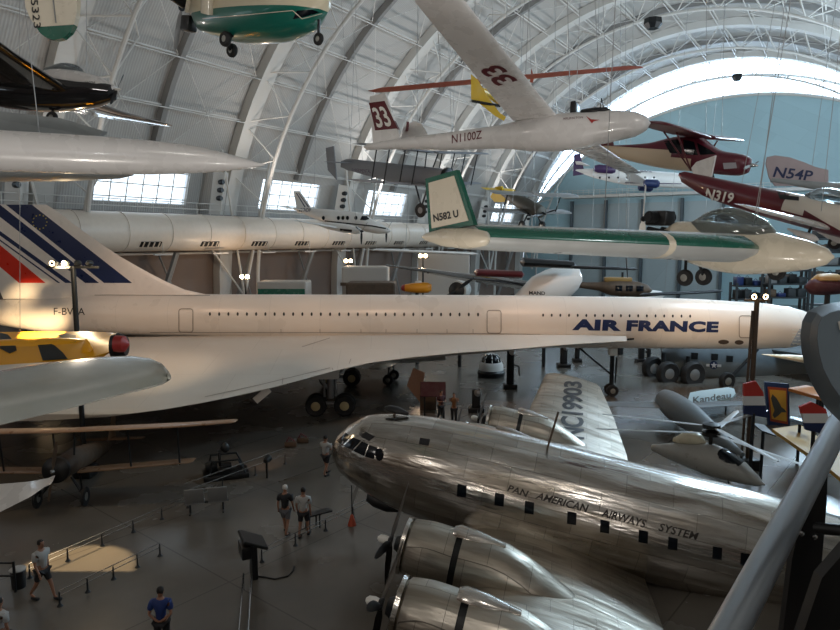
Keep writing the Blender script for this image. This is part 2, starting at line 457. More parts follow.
mb.tube(pts0, .28, 6); mb.tube(pts1, .22, 6); mb.build('window_frame', 'truss_white', w)
mb = MB()
for i in range(2, len(pts0)-2, 2): mb.tube([pts0[i], pts2[i]], .05, 4)
mb.build('mullion', 'truss_white', w)
# end wall: hangar door panels with posts, and a gallery
mat('door_panel', 'a3aeb0', .6, panel=(3., 50, .7, (PI/2, 0, -TH))); mat('post_dark', '4c565c', .6)
mb = MB(); mb.box((0, 0, 0), (1, 1, 1))
def hbox(mb, u, v, z, su, sv, sz, mi=0):
    rot = Matrix((AX, NV, V((0, 0, 1)))).transposed(); mb.box(hall(u, v, z), (su, sv, sz), rot, mi); return mb
for n, v in enumerate((39.5, 33, 26.5, 20)):
    mb = hbox(MB(), U1-.15, v, 8.4, .25, 6.1, 16.8); o = struct(mb.build('door_%d' % (n+1), 'door_panel', smooth=False))
mb = MB()
for v in (42.6, 36.3, 29.8, 23.3, 16.8):
    hbox(mb, U1-.7, v, 8.7, .7, .45, 17.4)
struct(mb.build('trim_1', 'post_dark', smooth=False))
mb = MB(); hbox(mb, U1-1.3, 24, 18.1, 2.2, 40, .5); hbox(mb, U1-2.3, 24, 19.2, .08, 40, .08); hbox(mb, U1-2.3, 24, 18.8, .06, 40, .06)
for i in range(41): hbox(mb, U1-2.3, 4+i, 18.8, .06, .06, 1.0)
struct(mb.build('trim_2', 'truss_white', smooth=False))

# arched roof trusses: outer box rib at the deck, inner tube chord, webs
tn = 2
def truss(u, box=True):
    global tn
    tn += 1
    mb = MB(); N_ = 44
    if box:
        rings = []
        for i in range(N_+1):
            a = PI*i/N_; 
            rings.append([hang(u-.75, a, RR-.05), hang(u+.75, a, RR-.05), hang(u+.75, a, RR-1.0), hang(u-.75, a, RR-1.0)])
        mb.loft(rings)
        for sgn in (1, -1): mb.prism([hall(u-.75, VC+sgn*(RR-.05), 0), hall(u+.75, VC+sgn*(RR-.05), 0), hall(u+.75, VC+sgn*(RR-1.), 0), hall(u-.75, VC+sgn*(RR-1.), 0)], (0, 0, ZC))
    o = struct(mb.build('trim_%d' % tn, 'truss_white', smooth=False))
    mb = MB(); off = 3.2
    pin = [hang(u+2.2, PI*i/N_, RR-off) for i in range(N_+1)]
    mb.tube([hall(u+2.2, VC+RR-off, 0)]+pin+[hall(u+2.2, VC-RR+off, 0)], .18, 8)
    mb.build('truss_chord', 'truss_white', o)
    mb = MB(); M_ = 22
    for i in range(2, M_-2):
        a0 = PI*i/M_; a1 = PI*(i+1)/M_; am = (a0+a1)/2
        for uu in (u-.5, u+5):
            mb.tube([hang(u+2.2, a0, RR-off), hang(uu, am, RR-.5)], .07, 5); mb.tube([hang(uu, am, RR-.5), hang(u+2.2, a1, RR-off)], .07, 5)
    mb.build('truss_web', 'truss_white', o)
def rib(u):
    global tn
    tn += 1
    mb = MB(); rings = []
    for i in range(41):
        a = AW1*1.03+(PI-AW1*1.03)*i/40
        rings.append([hang(u-.22, a, RR-.05), hang(u+.22, a, RR-.05), hang(u+.22, a, RR-.75), hang(u-.22, a, RR-.75)])
    mb.loft(rings); struct(mb.build('trim_%d' % tn, 'truss_grey', smooth=False))
for u in BAYS[1:]: truss(u)
for u in BAYS[1:-1]: rib(u+9)
# light criss-cross rods under the deck
tn += 1
mb = MB()
for u in BAYS[2:-1]:
    for i in range(3, 22, 2):
        a0 = PI*i/25; a1 = PI*(i+2)/25
        mb.tube([hang(u+1, a0, RR-.5), hang(u+8.7, a1, RR-.5)], .04, 4); mb.tube([hang(u+1, a1, RR-.5), hang(u+8.7, a0, RR-.5)], .04, 4)
        mb.tube([hang(u+9.3, a0, RR-.5), hang(u+17, a1, RR-.5)], .04, 4); mb.tube([hang(u+9.3, a1, RR-.5), hang(u+17, a0, RR-.5)], .04, 4)
struct(mb.build('trim_%d' % tn, 'truss_white', smooth=False))

# lattice masts on the left side: white pillar with three dark lamps at each truss
for n, u in enumerate(BAYS[2:]):
    tn += 1; mb = MB()
    p0 = hang(u-2.2, .22, RR-1.6); p1 = hang(u-2.2, .36, RR-1.3); 
    mb.tube([p0, p1], .75, 4)
    o = struct(mb.build('trim_%d' % tn, 'truss_white', smooth=False))
    t = (p0-p1).normalized()
    mb = MB()
    for k in range(3): 
        c = p1+t*(1.0+k*.75)-NV*.62-AX*.3; mb.lathe([(.22, -.3), (.26, 0), (.2, .2)], c, -NV, 10)
    mb.build('spotlight', 'black', o)
    tn += 1; mb = MB()
    mb.tube([hang(u+.6, .0, RR-3.0), hang(u+3.6, .42, RR-1.2)], .16, 6); mb.tube([hang(u+.6, .0, RR-3.0), hang(u-2.6, .42, RR-1.2)], .12, 6)
    mb.tube([hall(u+.6, VC+RR-3.0, ZC), hall(u-4.5, VC+RR-2.0, 12)], .1, 6)
    struct(mb.build('trim_%d' % tn, 'truss_white', smooth=False))

# long air duct
VD = 49.; ZD = 10.95
t = empty('air_duct', 'long cream cylindrical air duct running along the left wall', 'duct', hall(-20, VD, ZD))
o0 = hall(-20, VD, ZD)
mb = MB(); mb.tube([hall(-20, VD, ZD)-o0, hall(116, VD, ZD)-o0], 1.6, 36); mb.build('duct_pipe', 'duct', t, angle=60)
for i in range(1, 34):
    u = -20+4*i; mb = MB(); c = hall(u, VD, ZD)-o0
    mb.lathe([(1.6, -.05), (1.65, -.05), (1.65, .05), (1.6, .05)], c, AX, 36, cap=(False, False)); mb.build('duct_flange', 'duct', t)
rotH = Matrix((AX, NV, V((0, 0, 1)))).transposed()
for i in range(18):
    u = -2+6*i; a = R(-38); nrm = -NV*math.cos(a)+V((0, 0, 1))*math.sin(a)
    r2 = Matrix((AX, nrm, AX.cross(nrm))).transposed()
    mb = MB(); c = hall(u, VD, ZD)+nrm*1.6-o0
    mb.box(c, (1.9, .12, .5), r2)
    for k in range(4): mb.box(c+AX*(-.72+.48*k)+nrm*.07, (.1, .08, .5), r2, 1)
    mb.build('duct_grille', ['black', 'duct'], t, smooth=False)
# catwalk with railing above the duct
t = empty('gallery_walkway', 'grey steel walkway with white railing above the air duct', 'walkway', hall(-20, 50, 12.6)); o0 = hall(-20, 50, 12.6)
mb = MB(); mb.box(hall(48, 50, 12.55)-o0, (136, 1.4, .2), rotH); mb.build('walkway_deck', 'catwalk', t, smooth=False)
mb = MB()
for z in (13.05, 13.6): mb.tube([hall(-20, 49.3, z)-o0, hall(116, 49.3, z)-o0], .04, 5)
for i in range(91): mb.tube([hall(-20+1.5*i, 49.3, 12.6)-o0, hall(-20+1.5*i, 49.3, 13.62)-o0], .035, 4)
mb.build('railing', 'truss_white', t, smooth=False)
for i in range(45): MB().box(hall(-19+3*i, 49.9, 12.3)-o0, (.25, 1.3, .5), rotH).build('walkway_bracket', 'truss_grey', t, smooth=False)
def luminaire(n):
    u = -1+6*n
    o = MB(); c = hall(u, 47.6, 9.1); o.box((0, 0, 0), (1.7, .25, .12), rotH); o.tube([V((0, 0, .05)), V((0, 0, .95))], .03, 5)
    q = o.build('wall_lamp', 'truss_white', smooth=False); q.location = c
    tag(q, 'slim white lamp bar hanging below the cream air duct', 'lamp', 'lamp bars under the air duct'); return q
for n in range(17): luminaire(n)
# floor-level partition wall and ribs under the duct
for i, u in enumerate(range(9, 112, 9)):
    tn += 1; mb = MB(); mb.tube([hall(u, VC+RR-.4, 0), hall(u+2.2, VC+RR-2.6, 9.2)], .28, 6); mb.tube([hall(u+5, VC+RR-.4, 2), hall(u+1.2, VC+RR-1.4, 9)], .1, 6)
    struct(mb.build('trim_%d' % tn, 'truss_grey', smooth=False))
for k in range(2):      # two dark loudspeakers hung from the trusses
    c = at(653, 23, 62) if k == 0 else at(737, 77, 92)
    s_ = 1. if k == 0 else .8
    o = empty('loudspeaker', ['black faceted loudspeaker hanging high under the roof', 'blue grey loudspeaker hanging before the crescent window'][k], 'loudspeaker', c)
    mb = MB(); mb.lathe([(.3*s_, .45), (.8*s_, .35), (.85*s_, -.1), (.5*s_, -.5)], (0, 0, 0), (0, 0, 1), 8); mb.build('cabinet', 'black', o, smooth=False)
    cables(o, [(0, 0, .4)])
# ================================================================== SUPERSONIC AIRLINER
HD = R(2.8); tF = V((math.cos(HD), math.sin(HD), 0)); nF = V((-math.sin(HD), math.cos(HD), 0))
CN = V((12.7, 43, 0))+tF*18.2      # nose tip on the ground plane
def cl(P):                          # world -> local of the airliner
    d = P-CN; return V((d.dot(tF), d.dot(nF), P.z))
def clp(px, py, y=0.):              # photo pixel -> local point on the plane local y = const
    return cl(onplane(px, py, CN+nF*y, nF))
A0 = clp(420, 290, -.2); 
def stripe(bl, br, tr, tl):
    P = [clp(*q, -.15) for q in (bl, br, tr, tl)]; cen = sum(P, V((0, 0, 0)))/4; out = []
    for i in range(4):
        a, b = P[i], P[(i+1) % 4]; n = V((-(b.z-a.z), 0, b.x-a.x)); d = -(n.x*a.x+n.z*a.z)
        if n.x*cen.x+n.z*cen.z+d < 0: n = -n; d = -d
        out.append((n.x, 0, n.z, d))
    return out
navy = '1c2a52'
mat('airliner_fin', 'e8e0d8', .35, var=.04, layers=[
    (navy, stripe((104, 283), (132, 283), (31, 204.5), (5, 204.5))),
    (navy, stripe((85, 283), (99, 283), (-1, 204.5), (-17, 204.5))),
    (navy, stripe((65, 283), (72, 283), (-38, 204.5), (-44, 204.5))),
    (navy, stripe((57.5, 283), (60, 283), (-50, 204.5), (-52, 204.5))),
    ('d8331f', stripe((18, 283), (45, 283), (-50, 204.5), (-76, 204.5)))])
mat('airliner_white', 'ddd3c8', .32, var=.04, vs=.5, panel=(3.1, 40, .86, (PI/2, 0, 0), .985)); mat('airliner_wing', 'c9c3ba', .38, var=.05, vs=.4, panel=(3.4, 4.3, .8, (0, 0, .0), .97))
mat('navy', navy, .4); mat('door_line', '8d8379', .5); mat('star_yellow', 'c9b94a', .5); mat('elevon_lit', 'c8442a', .45)
mat('visor', 'b9c4d4', .25, .2); mat('metal_raw', '9d9790', .35, .8)
t = empty('supersonic_airliner', 'very long white delta-wing jet airliner with blue, white and red striped tail fin', 'airplane', CN, tF)
conc = t
top = [(-400, 294), (-60, 293.5), (100, 294), (300, 294.5), (480, 295), (640, 297), (700, 299), (767, 303.5), (800, 309), (813, 313.5)]
bot = [(-400, 300), (-60, 316), (67, 331), (123, 336), (300, 343), (480, 347), (640, 348), (700, 348.5), (767, 348.5), (800, 346.5), (813, 345)]
def zi(tab, x):
    P = [clp(a, b) for a, b in tab]
    for i in range(len(P)-1):
        if P[i].x <= x <= P[i+1].x: f = (x-P[i].x)/(P[i+1].x-P[i].x); return P[i].z+f*(P[i+1].z-P[i].z)
    return None
xs = [-6.2, -7, -8, -9, -10.5, -12, -14, -17, -20, -24, -28, -32, -36, -40, -44, -48, -51]
secs = [(0, 4.05, .03, .03, .03), (-.6, 4.1, .2, .2, .18), (-2, 4.2, .48, .42, .42), (-4, 4.42, .85, .72, .72)]
for x in xs:
    a, b = zi(top, x), zi(bot, x)
    if a is None: continue
    zc = (a+b)/2; h = (a-b)/2; secs.append((x, zc, min(1.44, h*.92 if x > -12 else 1.44), h, h))
secs += [(-54, 5.55, 1.15, 1.1, 1.1), (-57, 5.75, .8, .85, .8), (-60, 5.95, .4, .5, .4), (-61.7, 6.1, .05, .1, .1)]
cf = fus(secs, 3, 40, name='fuselage', m='airliner_white', parent=t)
# fin
mb = MB()
fin = [clp(*q) for q in ((222, 294), (190, 288), (160, 275), (133, 260), (114, 249), (76, 222), (55, 205), (46, 200.5))]
zt = fin[-1].z
base = [(p.x, p.z) for p in fin]
rings = []
for k in range(12):
    z = fin[0].z+(zt-fin[0].z)*k/11
    # leading edge x at this height
    xl = None
    for i in range(len(base)-1):
        (x0, z0), (x1, z1) = base[i], base[i+1]
        if z0 <= z <= z1: xl = x0+(x1-x0)*((z-z0)/max(z1-z0, 1e-6)); break
    if xl is None: xl = base[-1][0]
    xt = -57.0-(z-fin[0].z)*.36
    rings.append([p for p in aring((xl, 0, z-.25), xl-xt, .028, True)])
mb.loft(rings); fn = mb.build('tail_fin', 'airliner_fin', t)
# ogee delta wings
def wing_z(y): return 4.25-.125*(abs(y)-1.2)
LEp = [(627, 341), (590, 343), (560, 345), (513, 349), (460, 352.5), (413, 357), (370, 362.5), (333, 371), (300, 380), (265, 389), (230, 397), (200, 403), (165, 409), (130, 413.5), (100, 415), (80, 415)]
le = []
for px, py in LEp:
    y = -2.
    for _ in range(20):
        P = cl(onz(px, py, wing_z(y))); y = P.y
    le.append((P.x, P.y))
le = [q for q in le if q[1] < -1.]
def wing_surf(sg):
    mb = MB(); top_, bo = [], []
    st = [(le[0][0]+.5, -1.0)]+le
    st.sort(key=lambda q: -q[1])
    rings = []
    for x, y in st:
        xt = -56.3+ (0 if y > -11 else (-11-y)*-.9)
        xt = min(xt, x-.4)
        z = wing_z(y); n = 14; up, dn = [], []
        th = min(.42, .03*(x-xt)+.04)*(1 if y > -11.5 else .5)
        for k in range(n+1):
            f = k/n; s_ = math.sin(PI*min(1, f**.6)) ; 
            up.append(V((x+(xt-x)*f, y*sg*-1, z+th*.35*s_))); dn.append(V((x+(xt-x)*f, y*sg*-1, z-th*s_-.02)))
        rings.append(up+dn[::-1])
    mb.loft(rings); return mb.build('wing', 'airliner_wing', t)
wn_, wf_ = wing_surf(-1), wing_surf(1)
# engine boxes under the wings
for sg in (-1, 1):
    for k, yy in enumerate((5.0,)):
        mb = MB()
        z0 = wing_z(yy)-.35
        rings = []
        for x, hh in ((-38.5, .9), (-41, 1.5), (-46, 1.75), (-52, 1.7), (-57, 1.3)):
            rings.append([V((x, sg*(yy-1.9), z0)), V((x, sg*(yy+1.9), z0-.15)), V((x, sg*(yy+1.9), z0-hh)), V((x, sg*(yy-1.9), z0-hh))])
        mb.loft(rings); e = mb.build('engine_nacelle', 'airliner_wing', t, smooth=False)
        for q in (-.95, .95):
            mb = MB(); mb.box((-38.6, sg*(yy+q), z0-.55), (.3, 1.4, .8)); mb.build('air_intake', 'black', e, smooth=False)
            mb = MB(); mb.lathe([(.65, 0), (.6, -1.4), (.5, -1.5)], (-57, sg*(yy+q), z0-.75), (1, 0, 0), 20); mb.build('exhaust_nozzle', 'dark_metal', e)
# gear: one bogie per side and a twin nose wheel
for sg in (-1, 1):
    y = sg*3.86; x = -36.4
    g = MB().tube([(x, y, 3.6), (x, y, 1.0)], .2, 12).tube([(x-1.0, y, .68), (x+1.0, y, .68)], .12, 10)
    g.tube([(x-1.6, y, 3.5), (x, y, 1.4)], .1, 8).tube([(x+.28, y+.1, 3.4), (x+.28, y+.1, 1.1)], .06, 8).tube([(x-.35, y-.1, 3.2), (x-.35, y-.1, 1.1)], .06, 8)
    gg = g.build('main_landing_gear', 'strut_grey', t)
    for dx in (-.84, .84):
        for dy in (-.34, .34): wheel((x+dx, y+dy, .63), .63, .42, gg, hub='yellow_hub')
    mb = MB(); mb.prism([(x-1.5, y-sg*-.6, 3.55), (x+.7, y-sg*-.6, 3.75), (x+.55, y+sg*.75, 2.3), (x-1.0, y+sg*.75, 2.3)], (0, .06, 0)); mb.build('gear_door', 'airliner_wing', gg, smooth=False)
gx = -18.2
g = MB().tube([(gx, 0, 3.4), (gx, 0, .8)], .14, 12).tube([(gx-2.4, 0, 3.4), (gx-.1, 0, 1.5)], .07, 8).tube([(gx, -.35, .4), (gx, .35, .4)], .09, 8).tube([(gx+.3, 0, 2.6), (gx+.25, 0, .9)], .06, 8)
gg = g.build('nose_landing_gear', 'dark_metal', t)
for dy in (-.26, .26): wheel((gx, dy, .4), .4, .27, gg)
MB().bevbox((gx, -.05, 3.0), (.5, .5, .5), .04).build('gear_light_box', 'white_paint', gg)
# wing-tip flap, warm light painted in as orange, and open lamp door
mb = MB(); P = [cl(onz(px, py, 2.5)) for px, py in ((62, 413), (88, 405), (90, 411), (66, 419))]; mb.prism(P, (0, 0, .12)); mb.build('elevon', 'elevon_lit', t, smooth=False)
P0 = cl(onz(262, 391, 2.9)); mb = MB(); mb.box(P0+V((0, 0, -.2)), (.9, .12, .35), Matrix.Rotation(R(-40), 3, 'Y')); mb.build('open_hatch', 'airliner_white', t, smooth=False)
# markings
bt = bvh([cf], t); bf = bvh([fn], t)
lay_text(bt, t, 'AIR', [(572, 330), (621, 331), (622, 320), (573, 319)], 'navy', offset=.06, space=1.08)
lay_text(bt, t, 'FRANCE', [(626, 331), (718, 332.5), (719, 321.5), (627, 320)], 'navy', offset=.06, space=1.08)
lay_text(bt, t, 'F-BVFA', [(54, 315), (85, 315), (85, 308), (54, 308)], 'black', name='registration')
for i in range(30): lay_oval(bt, t, 'cabin_window', 210+i*(478-210)/29, 314+i*.02, 1.1, 1.9, 'black', n=10)
for i in range(18): lay_oval(bt, t, 'cabin_window', 543+i*(690-543)/17, 315.2+i*.06, 1.0, 1.6, 'black', n=10)
for (x0, y0, x1, y1) in ((179, 309, 193, 332), (487, 310.5, 501, 333), (739, 316, 751.5, 337.5)):
    r_ = 2.5; pts = []
    for cx, cy, a0 in ((x1-r_, y0+r_, -90), (x1-r_, y1-r_, 0), (x0+r_, y1-r_, 90), (x0+r_, y0+r_, 180)):
        for k in range(4): a = R(a0+30*k); pts.append((cx+r_*math.cos(a), cy+r_*math.sin(a)))
    lay_line(bt, t, 'cabin_door', pts, .9, 'door_line', eps=.03, closed=True, seg=4)
lay_line(bt, t, 'panel_seam', [(0, 294.9), (210, 295.6)], .6, 'door_line', seg=40)
lay_line(bt, t, 'panel_seam', [(150, 332.4), (330, 332.6), (480, 333.4), (540, 334.4)], .6, 'door_line', seg=20)
for x in (281, 320, 361, 386, 417, 447, 473): lay_line(bt, t, 'panel_seam', [(x, 329), (x, 333)], .5, 'door_line')
lay_poly(bt, t, 'wing_root_slot', [(615, 339.5), (634, 337.8), (634, 339.5), (615, 341.3)], 'dark_metal')
for cx in (723.5, 739): lay_oval(bt, t, 'pressure_vent', cx, 341.8 if cx < 730 else 342.2, 5.5 if cx < 730 else 4.6, 2.3, 'rust_metal')
P = lay_poly(bt, t, 'visor_window', [(790, 345.5), (799, 329), (812, 328), (812, 345)], 'visor', cuts=4)
for k in range(5): lay_line(bt, t, 'visor_stripe', [(792, 343-k*3.3), (812, 345-k*3.6)], 1.1, 'white_paint')
for k in range(12):
    a = 2*PI*k/12; lay_oval(bf, t, 'star', 40+7*math.cos(a), 222+7*math.sin(a), .75, .75, 'star_yellow', n=5)
# seams on the wing
bw = bvh([wn_], t)
for pts in ([(302, 347), (330, 338)], [(205, 397), (260, 385), (330, 368)], [(332, 368), (336, 379)], [(283, 378), (282, 385)], [(351, 359), (349, 364)]):
    lay_line(bw, t, 'panel_seam', pts, .6, 'door_line', seg=10)

# ================================================================== FOUR-ENGINED SILVER PROPLINER
def silver():
    for nm, c, pan, lo in (('polished_aluminium', 'dedad4', (1.35, .72), .15), ('worn_aluminium', 'd0c9bd', (1.1, .6), .33)):
        m = mat(nm, c, lo, 1.); nt = m.node_tree; N = nt.nodes; L = nt.links; b = N['Principled BSDF']
        tc = N.new('ShaderNodeTexCoord')
        # skin panels wrapped round the body: x against the angle about the axis
        sx = N.new('ShaderNodeSeparateXYZ'); L.new(tc.outputs['Object'], sx.inputs[0])
        at2 = N.new('ShaderNodeMath'); at2.operation = 'ARCTAN2'; L.new(sx.outputs[1], at2.inputs[0]); L.new(sx.outputs[2], at2.inputs[1])
        ml = N.new('ShaderNodeMath'); ml.operation = 'MULTIPLY'; L.new(at2.outputs[0], ml.inputs[0]); ml.inputs[1].default_value = 1.7
        cb = N.new('ShaderNodeCombineXYZ'); L.new(sx.outputs[0], cb.inputs[0]); L.new(ml.outputs[0] if nm[0] == 'p' else sx.outputs[1], cb.inputs[1])
        br = N.new('ShaderNodeTexBrick'); L.new(cb.outputs[0], br.inputs[0]); br.inputs['Scale'].default_value = 1
        br.inputs['Brick Width'].default_value = pan[0]; br.inputs['Row Height'].default_value = pan[1]; br.inputs['Mortar Size'].default_value = .006
        br.inputs['Color1'].default_value = (1, 1, 1, 1); br.inputs['Color2'].default_value = (.78, .77, .76, 1); br.inputs['Mortar'].default_value = (.35, .35, .35, 1)
        # tarnish smears along the length
        mp = N.new('ShaderNodeMapping'); mp.inputs['Scale'].default_value = (.25, 1.6, 1.6); L.new(tc.outputs['Object'], mp.inputs[0])
        n1 = N.new('ShaderNodeTexNoise'); n1.inputs['Scale'].default_value = 1.3; n1.inputs['Detail'].default_value = 6; n1.inputs['Distortion'].default_value = .6; L.new(mp.outputs[0], n1.inputs['Vector'])
        cr = N.new('ShaderNodeValToRGB'); L.new(n1.outputs[0], cr.inputs[0])
        cr.color_ramp.elements[0].position = .35; cr.color_ramp.elements[0].color = lin('a89f92')
        cr.color_ramp.elements[1].position = .62; cr.color_ramp.elements[1].color = lin(c)
        mm = N.new('ShaderNodeMix'); mm.data_type = 'RGBA'; mm.blend_type = 'MULTIPLY'; mm.inputs[0].default_value = 1
        L.new(cr.outputs[0], mm.inputs[6]); L.new(br.outputs[0], mm.inputs[7]); L.new(mm.outputs[2], b.inputs['Base Color'])
        rr = N.new('ShaderNodeMapRange'); L.new(n1.outputs[0], rr.inputs[0]); rr.inputs[1].default_value = .3; rr.inputs[2].default_value = .7
        rr.inputs[3].default_value = lo+.14; rr.inputs[4].default_value = lo; L.new(rr.outputs[0], b.inputs['Roughness'])
        n2 = N.new('ShaderNodeTexNoise'); n2.inputs['Scale'].default_value = 1.6; n2.inputs['Detail'].default_value = 3; L.new(mp.outputs[0], n2.inputs['Vector'])
        bp = N.new('ShaderNodeBump'); bp.inputs['Strength'].default_value = .5; bp.inputs['Distance'].default_value = .12; L.new(n2.outputs[0], bp.inputs['Height'])
        bp2 = N.new('ShaderNodeBump'); bp2.inputs['Strength'].default_value = .5; bp2.inputs['Distance'].default_value = .01; L.new(br.outputs[1], bp2.inputs['Height']); L.new(bp.outputs[0], bp2.inputs['Normal'])
        L.new(bp2.outputs[0], b.inputs['Normal'])
silver()
mat('letter_brown', '2c2622', .4, .3); mat('letter_dark', '1d1c20', .4)
pit = R(10.3); hx = V((-.975, .225, 0)).normalized()
SF = hx*math.cos(pit)+V((0, 0, math.sin(pit)))
SN = V((-2.95, 22.0, 3.42))
t = empty('propeller_airliner', 'polished silver four-engined propeller airliner in the foreground, seen from above', 'airplane', SN, SF)
strat = t
ssec = [(0, -.15, .02, .02, .02), (-.12, -.14, .42, .42, .42), (-.45, -.1, .8, .82, .8), (-1.0, -.03, 1.15, 1.2, 1.12), (-1.8, .0, 1.42, 1.4, 1.42), (-3, .0, 1.64, 1.6, 1.66), (-4.6, .0, 1.72, 1.7, 1.74),
        (-7, 0, 1.78, 1.74, 1.78), (-10, 0, 1.78, 1.72, 1.78), (-13, .05, 1.68, 1.7, 1.65), (-16, .2, 1.35, 1.38, 1.3), (-19, .42, .9, .95, .85), (-21.5, .6, .45, .5, .45), (-22.7, .7, .05, .1, .1)]
sf = fus(ssec, 4, 48, name='fuselage', m='polished_aluminium', parent=t)
wst = [((-4.9, 1.2, -1.2), 5.6, .16), ((-5.2, 3.2, -1.05), 5.4, .16), ((-5.5, 4.9, -.85), 5.1, .15), ((-5.9, 8.4, -.55), 4.7, .14), ((-6.2, 12.5, .05), 3.9, .12), ((-6.5, 16.0, .6), 3.0, .1)]
wl = wing(mirror(wst), 'wing', 'worn_aluminium', t, camber=.03); wr = wing(wst, 'wing', 'worn_aluminium', t, camber=.03)
# local +y is the side nearer the camera or further: forward is -X world, so left (+y) is towards the camera
eng = []
for sg in (1, -1):
    for (yy, x0, zz) in ((4.75, -3.9, -.4), (7.7, -4.5, -.3)):
        y = sg*yy
        q = interp([(x0, zz, .62, .62, .62), (x0-.1, zz, .72, .72, .72), (x0-.6, zz, .78, .78, .78), (x0-1.25, zz, .76, .76, .76)], 3)
        mb = MB(); mb.loft([[p+V((0, y, 0)) for p in fring(a, b_, c_, d_, e_, 28)] for a, b_, c_, d_, e_ in q]); cw = mb.build('engine_cowling', 'worn_aluminium', t)
        mb = MB(); mb.lathe([(.6, 0), (.72, -.02), (.74, .08), (.6, .12), (.5, .02)], (x0, y, zz), (1, 0, 0), 28, cap=(False, False)); mb.build('cowling_lip', 'polished_aluminium', cw)
        mb = MB(); mb.lathe([(.58, .0), (.3, .12), (.18, .35)], (x0-.05, y, zz), (1, 0, 0), 20); mb.build('radial_engine', 'dark_metal', cw)
        mb = MB(); mb.lathe([(.7, 0), (.7, -.22)], (x0-1.24, y, zz), (1, 0, 0), 28); mb.build('cowl_gap', 'black', cw)
        q = interp([(x0-1.42, zz, .77, .77, .77), (x0-2.6, zz, .74, .72, .76), (x0-4.0, zz-.3, .58, .42, .6), (x0-5.6, zz-.75, .2, .14, .3)], 3)
        mb = MB(); mb.loft([[p+V((0, y, 0)) for p in fring(a, b_, c_, d_, e_, 28)] for a, b_, c_, d_, e_ in q]); mb.build('engine_nacelle', 'worn_aluminium', t)
        mb = MB(); mb.loft([[p+V((0, y, 0)) for p in fring(a, zz+.74, b_, c_, .1, 14)] for a, b_, c_ in ((x0-1.15, .2, .14), (x0-1.3, .26, .2), (x0-1.8, .24, .16), (x0-2.5, .1, .03))]); mb.build('air_scoop', 'polished_aluminium', t)
        prop((x0+.45, y, zz), 1.65, t, 3, 12 if yy < 5 else 28, m='black', spin='black', w=.075, sl=.1)
        mb = MB(); mb.lathe([(.1, 0), (.12, .1), (.1, .24), (.04, .3)], (x0+.5, y, zz), (1, 0, 0), 16); mb.build('propeller_dome', 'white_paint', t)
# tail
wing([((-17.6, 0, 1.0), 4.6, .1), ((-18.8, 0, 2.6), 3.6, .1), ((-20.0, 0, 4.6), 2.2, .09)], 'tail_fin', 'worn_aluminium', t, vert=True)
for sg in (1, -1): wing([((-19, sg*.4, .7), 2.9, .1), ((-19.8, sg*4.4, .9), 1.6, .09)], 'tailplane', 'worn_aluminium', t)
for sg in (1, -1):
    g = leg([(-6.4, sg*4.75, -1.2), (-6.2, sg*4.75, -2.75)], .14, t); wheel((-6.2, sg*4.75, -2.75), .68, .42, g)
    leg([(-7.9, sg*4.75, -1.4), (-6.2, sg*4.75, -2.5)], .07, t, 'gear_strut')
bs_ = bvh([sf], t)
# cockpit windows
def fpoly(name, px, m, **k): return lay_poly(bs_, t, name, px, m, .02, 3)
for px in ([(337, 441), (346, 433), (351, 436), (342, 445)], [(344, 446), (353, 437.5), (361, 440.5), (352, 450)], [(353.5, 451), (362, 441.5), (368, 444), (364, 456)],
           [(365, 456.5), (369.5, 445), (377, 447.5), (373.5, 459)]):
    fpoly('cockpit_window', px, 'glass_dark')
lay_oval(bs_, t, 'cockpit_window', 379.5, 454.5, 4., 6.5, 'glass_dark')
fpoly('roof_hatch', [(366, 432), (374.5, 436.5), (369, 441), (361, 436.5)], 'letter_dark'); fpoly('roof_hatch', [(420, 438), (430, 439.5), (428.5, 445.5), (419, 444)], 'letter_dark')
wx = [(461.5, 490.5), (499, 499.5), (529, 507.5), (571.5, 518), (604.5, 526.5), (643, 536.5), (672.5, 543.5), (717, 553), (745, 559.5)]
for cx, cy in wx:
    fpoly('cabin_window', [(cx-4.6, cy+5.5), (cx-4, cy-6.8), (cx+5.2, cy-5), (cx+4.6, cy+7)], 'glass_dark')
lay_text(bs_, t, 'PAN', [(507, 491), (526, 497), (529, 491), (510, 485)], 'letter_brown', .012, offset=.015, name='lettering')
lay_text(bs_, t, 'AMERICAN', [(535, 498.5), (586, 512.5), (589, 505), (539, 492.5)], 'letter_brown', .012, offset=.015)
lay_text(bs_, t, 'AIRWAYS', [(601, 516.5), (644, 528), (647, 520), (604, 508.5)], 'letter_brown', .012, offset=.015)
lay_text(bs_, t, 'SYSTEM', [(658, 530.5), (696, 540), (699, 533), (661, 523)], 'letter_brown', .012, offset=.015)
bw2 = bvh([wl], t)
print('NC', [bool(bw2.ray_cast(CAM, ray(x, y).normalized())[0]) for x, y in ((584, 441), (581, 382), (566, 381), (560, 438))])
lay_text(bw2, t, 'NC19903', [(585, 440), (582, 382), (564, 381), (559, 437)], 'letter_dark', .02, name='registration', offset=.03, space=.95)
# seams, dorsal pod, mast
for sg in (1,):
    mb = MB(); mb.loft([fring(a, 1.62, b_, c_, .1, 16) for a, b_, c_ in ((-1.55, .04, .04), (-1.7, .18, .11), (-2.0, .2, .12), (-2.4, .03, .03))]); mb.build('antenna_housing', 'black', t)
mb = MB(); mb.tube([(-1.9, 0, 1.3), (-1.95, 0, 1.6)], .05, 6); mb.build('antenna_mast', 'rust_metal', t); MB().tube([(-7.0, .4, 1.6), (-7.1, .3, 2.9)], .035, 6).build('antenna_mast', 'rust_metal', t)
mb = MB(); mb.loft([fring(a, -1.65, b_, .35, c_, 14) for a, b_, c_ in ((-1.5, .15, .1), (-1.8, .35, .2), (-2.3, .4, .25), (-2.9, .2, .1))]); mb.build('nose_underside_intake', 'black', t)
